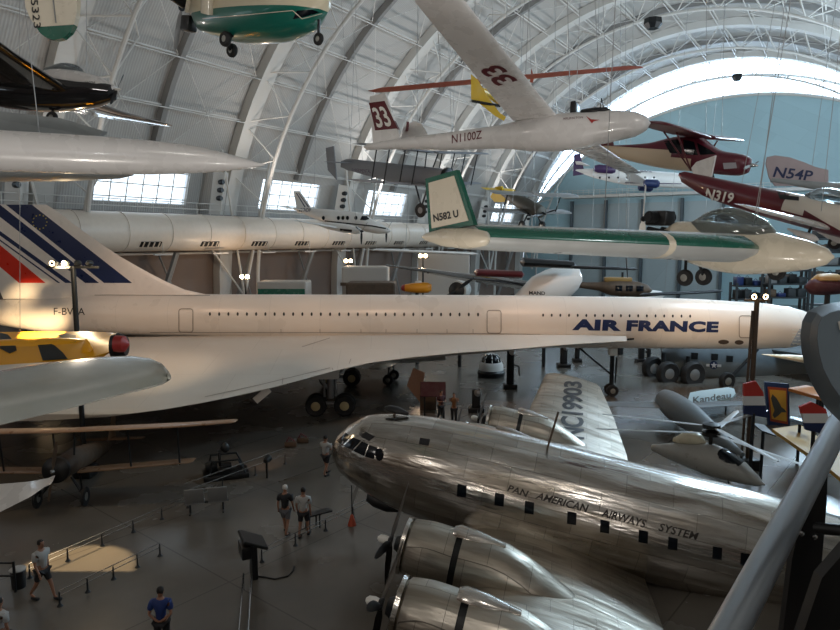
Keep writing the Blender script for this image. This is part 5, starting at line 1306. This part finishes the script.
# red wing bar, thin white and black wings
def bar(name, label, cat, a, b, r0, r1, m, flat_=2.5, cab=1):
    P, Q = at(*a), at(*b); o = empty(name, label, cat, P); d = Q-P; rings = []
    for f in (0, .05, .3, .7, .95, 1.):
        r_ = (r0+(r1-r0)*f)*(1 if 0 < f < 1 else .3); c = d*f
        rings.append([c+V((0, math.cos(2*PI*k/12)*r_*flat_, math.sin(2*PI*k/12)*r_)) for k in range(12)])
    MB().loft(rings).build('wing_panel', m, o)
    if cab: cables(o, [tuple(d*.3), tuple(d*.7)], .015)
    else:
        for f in (.3, .7): c = d*f; leg([c, V((c.x, c.y, -P.z+.02))], .1, o, 'support_stand')
    return o
bar('aircraft_wing', 'dull red wing slab hanging behind the long airliner, right of the radial engine', 'wing', (474, 272.5, 52), (524, 274.5, 50), .3, .27, 'maroon')
bar('aircraft_wing', 'thin white curved wing below the green aeroplane wing with red tip', 'wing', (373, 249.5, 50), (478, 254, 52), .1, .12, 'exec_white')
bar('aircraft_wing', 'thin black straight wing below the green motor glider', 'wing', (571, 267, 46), (638, 269, 46), .12, .1, 'black')
bar('rotor_blade', 'long dark rod lying behind the airliner top between two fuselages', 'blade', (640, 295, 50), (722, 291, 50), .14, .12, 'dark_metal', cab=1)
bar('aircraft_wing', 'thin black wing behind the motor glider wing at middle', 'wing', (520, 262, 50), (575, 265, 50), .35, .3, 'black')
o = bar('mast_post', 'thin dark crossed mast hanging under the motor glider wing joint', 'mast', (626, 258, 44), (627.5, 277, 44), .12, .12, 'dark_metal', 1)
# yellow racing craft, brown vehicle, white boxes
def block(name, label, cat, rect, D, m, depth=3, z0=True, extra=None):
    x0, y0, x1, y1 = rect; a, b = at(x0, y1, D), at(x1, y0, D)
    o = empty(name, label, cat, V(((a.x+b.x)/2, D+depth/2, 0)))
    w_, h_ = b.x-a.x, b.z
    MB().bevbox((0, 0, h_/2+.02), (w_, depth, h_), min(.15, w_*.1)).build('body', m, o, smooth=False)
    return o, w_, h_
mat('booth_white', 'a8a39c', .7); mat('rack_dark', '2c3032', .6)
o, w_, h_ = block('exhibit_booth', 'white walled booth with dark green top band behind the airliner, left', 'booth', (257, 282, 306, 300), 58, 'booth_white'); MB().box((0, -1.55, h_-1.0), (w_*.95, .1, .8)).build('band', 'green_paint', o)
o, w_, h_ = block('exhibit_booth', 'plain white booth wall behind the airliner between two lamp masts', 'booth', (342, 267, 388, 300), 62, 'booth_white'); MB().box((0, -1.6, h_-1.6), (w_*1.05, .3, .3)).build('band', 'rust_metal', o)
o, w_, h_ = block('exhibit_booth', 'low brown display counter behind the airliner, left of the yellow racer', 'booth', (346, 283, 395, 300), 58, 'rust_metal')
o, w_, h_ = block('partition_wall', 'tall pale partition wall behind the radial engine aeroplane', 'wall', (418, 252, 470, 300), 74, 'booth_white', 1); 
mat('ochre_dull', '8a6a35', .5); mat('racer_orange', 'd9901e', .35)
t = empty('racing_aircraft', 'small bright orange racing aeroplane resting behind the long airliner', 'aircraft', at(417, 288, 54)); 
fus([(1.6, 0, .05, .05, .05), (1.3, 0, .4, .4, .4), (0, 0, .6, .6, .55), (-1.2, 0, .4, .6, .5), (-1.6, 0, .08, .4, .3)], 3, 16, name='fuselage', m='racer_orange', parent=t); t.rotation_euler = (0, 0, R(170)); t.scale = (.75,)*3
MB().lathe([(.42, 0), (.3, .35), (.05, .5)], (1.3, 0, 0), (1, 0, 0), 14).build('nose_cone', 'red_paint', t); fus([(.2, .55, .2, .2, .1), (-.3, .6, .25, .25, .1), (-.7, .5, .05, .05, .05)], 3, 12, name='canopy', m='exec_white', parent=t)
leg([(0, 0, -.3), (0, 0, (-t.location.z+.02)/.75)], .2, t, 'display_stand')
t = empty('helicopter', 'brown and cream helicopter cabin behind the airliner below the motor glider', 'aircraft', at(622, 290, 59)); t.rotation_euler = (0, 0, R(-8))
fus([(2.6, 0, .05, .05, .05), (2.2, 0, .6, .5, .5), (1, .1, .8, .75, .7), (-1.0, .15, .8, .75, .65), (-2.0, .3, .4, .4, .4), (-5.5, .55, .12, .15, .15), (-6, .6, .05, .1, .1)], 3, 18, name='cabin', m='rust_metal', parent=t)
MB().bevbox((-.4, 0, .95), (2.4, .8, .4), .1).build('engine_housing', 'ochre_dull', t)
for x in (1.4, .5, -.4): MB().bevbox((x, -.8, .2), (.6, .1, .5), .04).build('cabin_window', 'glass_dark', t)
MB().tube([(0, 0, 1.1), (0, 0, 1.6)], .1, 8).build('rotor_mast', 'dark_metal', t)
leg([(0, 0, -.4), (0, 0, -t.location.z+.02)], .3, t, 'display_stand')
t = empty('white_racer', 'pale rounded aeroplane nose behind the airliner beside the long dark rod', 'aircraft', at(650, 295, 60)); fus([(1.4, 0, .05, .05, .05), (1, 0, .35, .35, .35), (-1, 0, .5, .55, .5), (-3, 0, .1, .1, .1)], 3, 16, name='fuselage', m='exec_white', parent=t); leg([(0, 0, -.3), (0, 0, -t.location.z+.02)], .2, t, 'display_stand')
# engine racks above the airliner nose
for k, (x0, y0, x1, y1, D, lab) in enumerate(((736, 283, 772, 305, 58, 'dark storage rack with equipment above the airliner nose'), (768, 240, 812, 310, 56, 'tall dark storage rack with red and yellow goods behind the airliner nose'), (812, 236, 870, 305, 58, 'tall dark storage rack at the right edge behind the grey panel'))):
    a, b = at(x0, y1, D), at(x1, y0, D); t = empty('storage_rack', lab, 'rack', V(((a.x+b.x)/2, D, 0))); w_, h_ = b.x-a.x, b.z
    for sx in (-1, 1):
        for sy in (0, 1.2): MB().box((sx*w_/2, sy, h_/2), (.18, .18, h_)).build('upright', 'rack_dark', t, smooth=False)
    zs = [h_-.3-j*1.15 for j in range(int(min(h_, 8)/1.15))]
    for z in zs:
        MB().box((0, .6, z), (w_, 1.3, .12)).build('shelf', 'rack_dark', t, smooth=False)
    random.seed(20+k)
    for z in zs[:5]:
        for j in range(4):
            x = -w_/2+w_*(j+.5)/4; hh = random.uniform(.3, .8); m_ = random.choice(['rack_dark', 'dark_metal', 'rust_metal', 'strut_grey', 'black', 'navy'])
            o = MB().bevbox((0, 0, hh/2), (w_/5.2, .8, hh), .04).tube([(-.15, 0, hh), (0, 0, hh+.15), (.15, 0, hh)], .03, 5).build('engine_part', m_); o.location = t.location+V((x, .6, z+.07)); tag(o, 'boxed engine part standing on a shelf of the dark racks', 'engine part', 'engine parts on the storage racks')
o = fus([(1.2, 0, .05, .05, .05), (.8, 0, .45, .45, .4), (-.9, 0, .5, .5, .45), (-1.3, 0, .1, .1, .1)], 3, 16, name='inflatable_raft', m='cloth_red'); o.location = at(828, 287, 38); tag(o, 'red rounded hull with yellow top at the right edge above the grey panel', 'hull')
fus([(.9, .35, .05, .05, .05), (.5, .4, .4, .35, .1), (-.6, .4, .4, .35, .1), (-1.0, .35, .1, .1, .1)], 3, 12, name='cover', m='ochre_dull', parent=o); leg([(0, 0, -.3), (0, 0, -o.location.z+.02)], .15, o, 'display_stand')

# ---- floor exhibits seen through the gap under the wing
t = empty('dome_capsule', 'round white capsule with dark glass dome on a black base, under the wing', 'exhibit', onz(491, 376)); 
MB().lathe([(1.0, 0), (1.05, .35), (.95, .5)], (0, 0, 0), (0, 0, 1), 28).build('base', 'black', t)
MB().lathe([(.95, .45), (.92, .9), (.8, 1.1)], (0, 0, 0), (0, 0, 1), 28, cap=(False, True)).build('rim', 'exec_white', t)
MB().lathe([(.75, 1.05), (.68, 1.4), (.45, 1.65), (.1, 1.75)], (0, 0, 0), (0, 0, 1), 24).build('dome', 'glass_dark', t)
for k in range(4):
    a = PI*k/4; MB().tube([(.76*math.cos(a)*c_, .76*math.sin(a)*c_, 1.08+.68*math.sqrt(max(0, 1-c_*c_))) for c_ in (-1, -.8, -.4, 0, .4, .8, 1)], .035, 5).build('dome_rib', 'exec_white', t)
for k, (px, py, h_, w_, lab) in enumerate(((510, 388, 3.0, .5, 'tall dark equipment stand with white gauge, right of the domed capsule'), (563.5, 367, 1.9, .55, 'dark display stand with bright top under the airliner, nearer the silver wing'), (577, 362, 1.5, .4, 'narrow dark display stand under the airliner, left of its nose wheel'), (641, 362, 1.9, .5, 'dark engine on a stand right of the nose wheel'), (672, 362, 1.7, .4, 'dark engine display stand near the four big wheels'), (476, 412, 1.4, .5, 'dark spotlight stand behind the silver airliner engine'))):
    t = empty('equipment_stand', lab, 'stand', onz(px, py)); 
    MB().bevbox((0, 0, .15), (w_*1.9, w_*1.5, .3), .04).build('base', 'black', t); MB().bevbox((0, 0, h_*.5), (w_, w_*.7, h_), .08).build('column', 'dark_metal', t)
    MB().lathe([(w_*.3, 0), (w_*.45, .12), (w_*.2, .3)], (w_*.1, -w_*.3, h_*.85), (.2, -1, .4), 14).build('gauge', 'strut_grey' if k else 'exec_white', t)
    if k in (0, 3): MB().tube([(w_*.5, 0, h_*.55), (w_*1.2, 0, h_*.5), (w_*1.3, 0, h_*.3)], .07, 6).build('pipe', 'strut_grey', t)
t = empty('information_sign', 'slanted dark red information panel on posts beside two visitors', 'sign', onz(433, 416)); MB().bevbox((0, 0, 1.6), (1.5, .08, .9), .03, Matrix.Rotation(R(-25), 3, 'X')).build('panel', 'cloth_red', t, smooth=False)
for x in (-.5, .5): MB().tube([(x, 0, 0), (x, 0, 1.4)], .05, 6).build('post', 'dark_metal', t)
t = empty('copper_exhibit', 'folded copper-coloured sheet exhibit standing under the wing', 'exhibit', onz(415, 410)); mat('copper', 'b98a70', .35, .5)
MB().prism([(-.5, 0, 1.5), (-.1, 0, 2.6), (.6, 0, 2.3), (.45, 0, 1.4), (.9, 0, .3), (.6, 0, 0.02), (.2, 0, .6)], (0, .12, 0)).build('sheet', 'copper', t, smooth=False); MB().bevbox((.8, .2, .5), (1.0, .5, 1.0), .05).build('base', 'rust_metal', t)

# far landing wheel of an aeroplane parked behind the delta wing
t = empty('parked_aircraft', 'small pale aeroplane parked beyond the delta wing with one wheel showing', 'aircraft', V((at(391, 376, 47).x, 47, 1.9)), (-1, .2, 0))
fus([(3, 0, .05, .05, .05), (2.5, 0, .4, .4, .4), (0, 0, .5, .5, .5), (-4, .1, .15, .2, .2)], 3, 16, name='fuselage', m='exec_white', parent=t)
for y in (-.9, .9): g = leg([(.0, y*.5, -.3), (0, y, -1.4)], .06, t); wheel((0, y, -1.5), .4, .2, g)
wing([((.6, .3, -.2), 1.6, .12), ((.4, 4.5, 0), 1.0, .1)], 'wing', 'exec_white', t); wing([((.6, -.3, -.2), 1.6, .12), ((.4, -4.5, 0), 1.0, .1)], 'wing', 'exec_white', t)

# ---- coaxial-rotor helicopter
mat('heli_grey', '9a9892', .35, var=.06, coat=.3)
HP = onz(708, 494); 
t = empty('helicopter', 'small grey coaxial-rotor helicopter with two three-bladed rotors by the poster frame', 'aircraft', HP+V((0, 0, 0)), (.62, -.78, 0))
fus([(2.2, 1.05, .03, .03, .03), (1.9, 1.1, .25, .22, .2), (1.2, 1.25, .5, .55, .4), (.2, 1.35, .6, .75, .55), (-.8, 1.4, .5, .6, .5), (-1.8, 1.35, .3, .35, .35), (-2.6, 1.3, .1, .15, .15)], 4, 24, name='fuselage', m='heli_grey', parent=t)
fus([(1.75, 1.3, .05, .05, .05), (1.3, 1.5, .35, .25, .1), (.6, 1.75, .45, .3, .1), (.1, 1.8, .2, .15, .1)], 3, 16, name='windscreen', m='glass_dark', parent=t)
fus([(-.2, 2.1, .05, .05, .05), (-.5, 2.15, .3, .25, .2), (-1.1, 2.1, .3, .28, .3), (-1.6, 1.9, .1, .1, .1)], 3, 16, name='intake_ring', m='cream', parent=t)
MB().tube([(0, 0, 1.8), (0, 0, 3.0)], .08, 10).build('rotor_mast', 'black', t)
inv = wm(t).inverted()
for zi_, tips in ((2.55, ((600, 440), (842, 462-6), (728, 448), )), (2.85, ((660, 408), (755, 431), (797, 461)))):
    hub = MB().lathe([(.1, -.15), (.35, -.08), (.35, .08), (.12, .15)], (0, 0, zi_), (0, 0, 1), 14).build('rotor_hub', 'black', t)
    hw = wm(t) @ V((0, 0, zi_))
    for k, (px, py) in enumerate(tips):
        P = onz(px, py, zi_); d = P-hw; L_ = min(d.length, 4.6)
        if zi_ < 2.7 : a = R(172-120*k); d = V((math.cos(a), math.sin(a), 0)); L_ = 4.5
        if zi_ > 2.7 : a = R(155-120*k); d = V((math.cos(a), math.sin(a), 0)); L_ = 4.3
        d.normalize(); nn = d.cross(V((0, 0, 1)))
        pts = []
        mb = MB(); rings = []
        for f, cw in ((.06, .06), (.15, .13), (.95, .11), (1., .04)):
            c = hw+d*L_*f; rings.append([inv @ (c+nn*cw), inv @ (c+V((0, 0, .025))), inv @ (c-nn*cw), inv @ (c-V((0, 0, .025)))])
        mb.loft(rings).build('rotor_blade', 'heli_grey', hub)
for sg in (1, -1):
    MB().tube([(1.6, sg*.7, .2), (1.3, sg*.7, .06), (-1.4, sg*.7, .06)], .05, 8).build('skid', 'dark_metal', t); MB().tube([(.6, sg*.3, .8), (.6, sg*.7, .08)], .04, 6).build('skid_strut', 'dark_metal', t)
# ---- olive-grey tapered fuselage behind the helicopter
t = empty('tapered_fuselage', 'long dull grey tapered fuselage lying on the floor behind the helicopter', 'aircraft', V((0, 0, 0))); a = onz(668, 402, 1.2); b = onz(722, 440, 1.0); t.location = a
d = (b-a); x = d.normalized(); L_ = d.length; m_ = Matrix((x, V((0, 0, 1)).cross(x).normalized(), x.cross(V((0, 0, 1)).cross(x).normalized()))).transposed(); t.rotation_euler = m_.to_euler()
fus([(-.6, 0, .1, .1, .1), (-.5, 0, .55, .6, .6), (L_*.2, 0, .72, .75, .75), (L_*.6, 0, .6, .65, .6), (L_*1.3, 0, .1, .1, .1)], 3, 20, name='fuselage', m='transport_grey', parent=t); MB().lathe([(.5, 0), (.3, .2), (.1, .3)], (-.55, 0, 0), (-1, 0, 0), 16).build('engine', 'dark_metal', t)
for q in (0, L_*.5): 
    g = leg([(q, .2, -.3), (q, .6, -.95)], .06, t); wheel((q, .6, -1.0+.18), .2, .15, g)
wing([((.6, .4, -.2), 1.4, .1), ((.3, 4.5, -.1), .8, .1)], 'wing', 'transport_grey', t); wing([((.6, -.4, -.2), 1.4, .1), ((.3, -4.5, -.1), .8, .1)], 'wing', 'transport_grey', t)
# ---- pale blue wing slab with lettering
mat('pale_blue', '9db4bd', .45)
c0 = onz(713, 398, .9); t = empty('lettered_wing', 'pale blue rounded wing slab with dark lettering lying behind the helicopter', 'wing', c0)
P = [onz(x, y, .95)-c0 for x, y in ((688, 402), (690, 395), (700, 393), (728, 389.5), (734, 391), (735.5, 396), (732, 400), (702, 406), (692, 407))]
s_ = MB().prism([p for p in P], (0, 0, .15)).build('wing_slab', 'pale_blue', t, smooth=False)
lay_text(bvh([s_], t), t, 'Kandeau', [(693, 404), (731, 398), (731, 392), (693, 397)], 'letter_black', .01, .02)
for x in (-.8, .8): leg([(x, 0, 0), (x, 0, -.88)], .05, t, 'support_stand')
# ---- poster frame
mat('poster_yellow', 'd9a23a', .5); mat('poster_edge', 'a8482a', .5); mat('poster_blue', '20335a', .45)
c0 = onz(770, 425, 0); Dp = c0.y; q = [at(x, y, Dp) for x, y in ((768.5, 425), (790, 429), (789, 384), (765, 382))]
t = empty('framed_sign', 'upright sign with dark blue frame and yellow bird picture beside the lamp mast', 'sign', q[0]); o0 = q[0]
Q = [p-o0 for p in q]; MB().prism(Q, (0, .15, 0)).build('frame', 'poster_blue', t, smooth=False)
cen = sum(Q, V((0, 0, 0)))/4
def inner_q(f, dy): return [cen.lerp(p, f)+V((0, dy, 0)) for p in Q]
MB().prism(inner_q(.8, -.02), (0, .03, 0)).build('picture_border', 'poster_edge', t, smooth=False); MB().prism(inner_q(.68, -.04), (0, .03, 0)).build('picture', 'poster_yellow', t, smooth=False)
bird = [(772, 394), (776, 398), (779, 403), (781, 407), (784, 409), (786, 412), (781, 412), (778, 415), (774, 418), (772, 415), (774, 410), (772, 404), (770.5, 398)]
MB().prism([at(x+.0, y, Dp)-o0-V((0, .06, 0)) for x, y in bird], (0, .015, 0)).build('bird_picture', 'olive_drab', t, smooth=False)
MB().tube([q[1]-o0+V((-.1, .2, 0)), V((q[1].x-o0.x+.1, 1.2, -q[0].z))], .05, 6).build('easel_leg', 'dark_metal', t)
# ---- red, white and blue fins and ochre wings at the right
mat('rudder_tricolour', 'b8342c', .4, layers=[('d9d9d9', [(0, 0, -1, .95)]), ('1c2a52', [(0, 0, -1, .55)])])
for k, (pxs, D, lab) in enumerate((([(744, 384), (756, 381), (763, 392), (768, 418), (744, 414)], 27.5, 'red, white and blue aeroplane rudder behind the lamp mast'), ([(800, 407), (812, 402), (826, 409), (833, 436), (806, 430)], 26.5, 'red, white and blue aeroplane rudder beside the silver handrail'))):
    Pm = [at(x, y, D) for x, y in pxs]; zb = min(p.z for p in Pm); o0 = V((Pm[0].x, D, zb)); t = empty('aircraft_rudder', lab, 'aircraft', o0)
    MB().prism([p-o0 for p in Pm], (0, .12, 0)).build('rudder', 'rudder_tricolour', t, smooth=False)
    c = sum([p-o0 for p in Pm], V((0, 0, 0)))/len(Pm); leg([V((c.x, .06, .2)), V((c.x, .06, -o0.z+.02))], .08, t, 'support_stand')
mat('ochre', 'b98d33', .5); mat('orange_wing', 'b9702f', .45)
def slab(name, lab, pxs, z, m, cat='wing', th=.16):
    c0 = onz(*pxs[0], z); o = empty(name, lab, cat, c0); s_ = MB().prism([onz(x, y, z)-c0 for x, y in pxs], (0, 0, th)).build('wing_slab', m, o, smooth=False)
    c = sum([onz(x, y, z)-c0 for x, y in pxs], V((0, 0, 0)))/len(pxs); leg([c, V((c.x, c.y, -z+.02))], .07, o, 'support_stand'); return o
slab('aircraft_wing', 'orange wing slab under the grey rail panel', [(788, 391), (806, 388), (850, 398), (850, 409), (826, 402)], 2.4, 'orange_wing')
slab('aircraft_wing', 'ochre green wing slab behind the handrail', [(772, 432), (800, 428), (850, 462), (850, 490), (826, 470)], 1.4, 'ochre')
slab('aircraft_wing', 'dark pointed wing slab beside the rotor tip', [(752, 424), (764, 426), (776, 437), (762, 432)], 2.2, 'black', 'wing', .06)
slab('aircraft_wing', 'bright silver thin wing strip right of the bird sign', [(790, 419), (808, 424), (812, 428), (790, 421.5)], 2.0, 'steel')

# ================================================================== VISITOR GALLERY RAIL
mat('brushed_rail', 'a3a8ad', .3, 1.); mat('panel_grey', '8595a0', .45); mat('panel_edge', '4d5860', .5); mat('post_black', '0b0c0e', .45)
a = at(730, 630, .94); b = at(830.5, 440, 1.5); d = (b-a)
t = empty('gallery_handrail', 'brushed steel handrail on black posts close to the viewer at the right', 'handrail', a)
MB().tube([-d*.9, d*3.2], .0255, 32).build('rail_tube', 'brushed_rail', t)
P = [at(x, y, 1.5)-a for x, y in ((782, 640), (792, 560), (806, 492), (812, 468), (828, 450), (827, 500), (822, 560), (818, 640))]
MB().prism(P+[], (0, .02, 0)).build('post', 'post_black', t, smooth=False)
P = [at(x, y, 1.35)-a for x, y in ((801, 640), (822, 578), (848, 548), (880, 540), (880, 640))]; MB().prism(P, (0, .03, 0)).build('bracket_plate', 'post_black', t, smooth=False)
for px, py in ((800.5, 533), (813.5, 536.5)): MB().lathe([(.0065, 0), (.006, .006), (.001, .009)], at(px, py, 1.495)-a, (0, -1, .1), 14).build('bolt', 'steel', t)
MB().tube([at(816, 528, 1.48)-a, at(860, 532, 1.4)-a], .013, 10).build('stub_rod', 'post_black', t)
MB().tube([at(800, 640, 1.5)-a, V(((at(800, 640, 1.5)-a).x, (at(800, 640, 1.5)-a).y, -1.1))], .03, 10).build('lower_post', 'post_black', t)
t = empty('viewer_panel', 'rounded blue-grey panel head mounted beside the handrail at the right edge', 'panel', at(840, 360, 1.15)); o0 = at(840, 360, 1.15)
out = [(842, 304.5), (828, 307.5), (817, 313), (811.5, 323), (809.5, 337), (810.5, 352), (814, 370), (822, 389), (835, 411), (852, 428), (920, 450), (930, 320), (880, 300)]
inn = [(844, 309), (831, 312), (822, 317), (818, 326), (817, 339), (819, 353), (823, 368), (831, 384), (843, 401), (862, 414), (918, 436), (924, 326), (880, 308)]
Pb = [at(x, y, 1.22)-o0 for x, y in out]; Pf = [at(x, y, 1.15)-o0 for x, y in inn]
MB().loft([[p+V((0, .03, 0)) for p in Pb], Pb, Pf], mi=0).build('housing', 'panel_edge', t, angle=20)
MB().prism([p+V((0, -.002, 0)) for p in Pf], (0, .001, 0)).build('face', 'panel_grey', t, smooth=False)
MB().prism([at(x, y, 1.146)-o0 for x, y in ((838, 322), (850, 316), (850, 332), (840, 330))], (0, .001, 0)).build('white_mark', 'white_paint', t, smooth=False)  # small white mark on the panel face
MB().tube([V((.14, .05, -.06)), V((.16, .06, -.9))], .02, 10).build('stand_arm', 'post_black', t)
# ================================================================== LIGHT
w = bpy.data.worlds.new('world'); sc.world = w; w.use_nodes = True
bg = w.node_tree.nodes['Background']; bg.inputs[0].default_value = (.75, .87, 1, 1); bg.inputs[1].default_value = 1.0
def point(loc, e, c=(1, .82, .62), r=.3, name='hall_or_fill_light'):
    l = bpy.data.lights.new(name, 'POINT'); l.energy = e; l.color = c; l.shadow_soft_size = r
    o = bpy.data.objects.new(name, l); o.location = loc; col.objects.link(o); return o
def spot(loc, to, e, ang, c=(1, .8, .58), r=.15, blend=.4, name='spot_light'):
    l = bpy.data.lights.new(name, 'SPOT'); l.energy = e; l.color = c; l.shadow_soft_size = r; l.spot_size = R(ang); l.spot_blend = blend
    o = bpy.data.objects.new(name, l); o.location = loc; col.objects.link(o)
    o.rotation_euler = (V(to)-V(loc)).to_track_quat('-Z', 'Y').to_euler(); return o
# added ambient fill, out of view above and behind the visitor
for u, v, z, e in ((-25, 30, 24, 2600), (-25, 5, 26, 2300), (0, -6, 24, 1500)):
    point(hall(u, v, z), e, (1, .94, .88), 1.5)
# uplights on the wall masts wash the roof deck
for k, u in enumerate((-10, 9, 27, 45, 63, 81, 99)):
    spot(hall(u, 46.5, 13.5), hall(u+2, 22, 40), (1300 if u < 30 else 2600 if u < 60 else 6500), 150, (1, .9, .82) if u < 60 else (1, .97, .95), .6, .9)
    spot(hall(u, -10, 13.5), hall(u+2, 14, 40), (3200 if u < 60 else 6500), 150, (.93, .97, 1), .6, .9)
# added cool fill points for the far right; no glazing built there
for u in (50, 85): point(hall(u, 0, 20), 12000, (.6, .82, 1), 2)
# far lamp masts and masts by the airliner
for px, py, D in ((246, 274, 60), (349, 258, 68), (423, 253, 66)): point(at(px, py, D)-V((0, .8, 0)), 350, (1, .72, .48), .25)
point(at(76, 266, 25.5)+V((-.4, .6, .1)), 300, (1, .75, .45), .15)
p = at(72, 266, 26); spot((p.x-.3, p.y+.3, p.z+.3), at(36, 311, 39.7), 70000, 15, (1, .72, .4), .12, .9)
p = at(757, 299, 29); spot((p.x, p.y+.3, p.z+.3), at(730, 330, 42), 2500, 60, (1, .75, .5), .15, .9)
# warm spots along the airliner
for x, y, z, tx, ty, tz, e, a in ((-15, 27, 17, -14, 40, 5, 2800, 60), (-2, 26, 18, 0, 41, 5, 3200, 60), (10, 28, 18, 12, 42, 5, 3900, 60), (20, 31, 16, 22, 43, 5, 2000, 50)):
    spot((x, y, z), (tx, ty, tz), e, a, (1, .66, .44), .3, .8)
# added fill from below the visitor, unseen, brightens undersides of hung craft
spot((-3, 3, 4.5), (-4, 16, 18), 1300, 130, (1, .93, .86), .6, .9)
spot((4, 3, 4.5), (5, 18, 16), 900, 120, (1, .95, .9), .6, .9)
# spots on the floor
q = onz(72, 572); spot(q+V((-3, 4, 12)), q, 16000, 17, (1, .74, .42), .05, .3)
q = onz(262, 470); spot(onz(267, 478)+V((0, .2, 1.0)), q+V((-.5, 2, 0)), 60, 80, (1, .6, .4), .05, .8)
q = at(150, 352, 33); spot(q+V((2, -5, 9)), q, 1500, 40, (1, .75, .5), .1, .8)
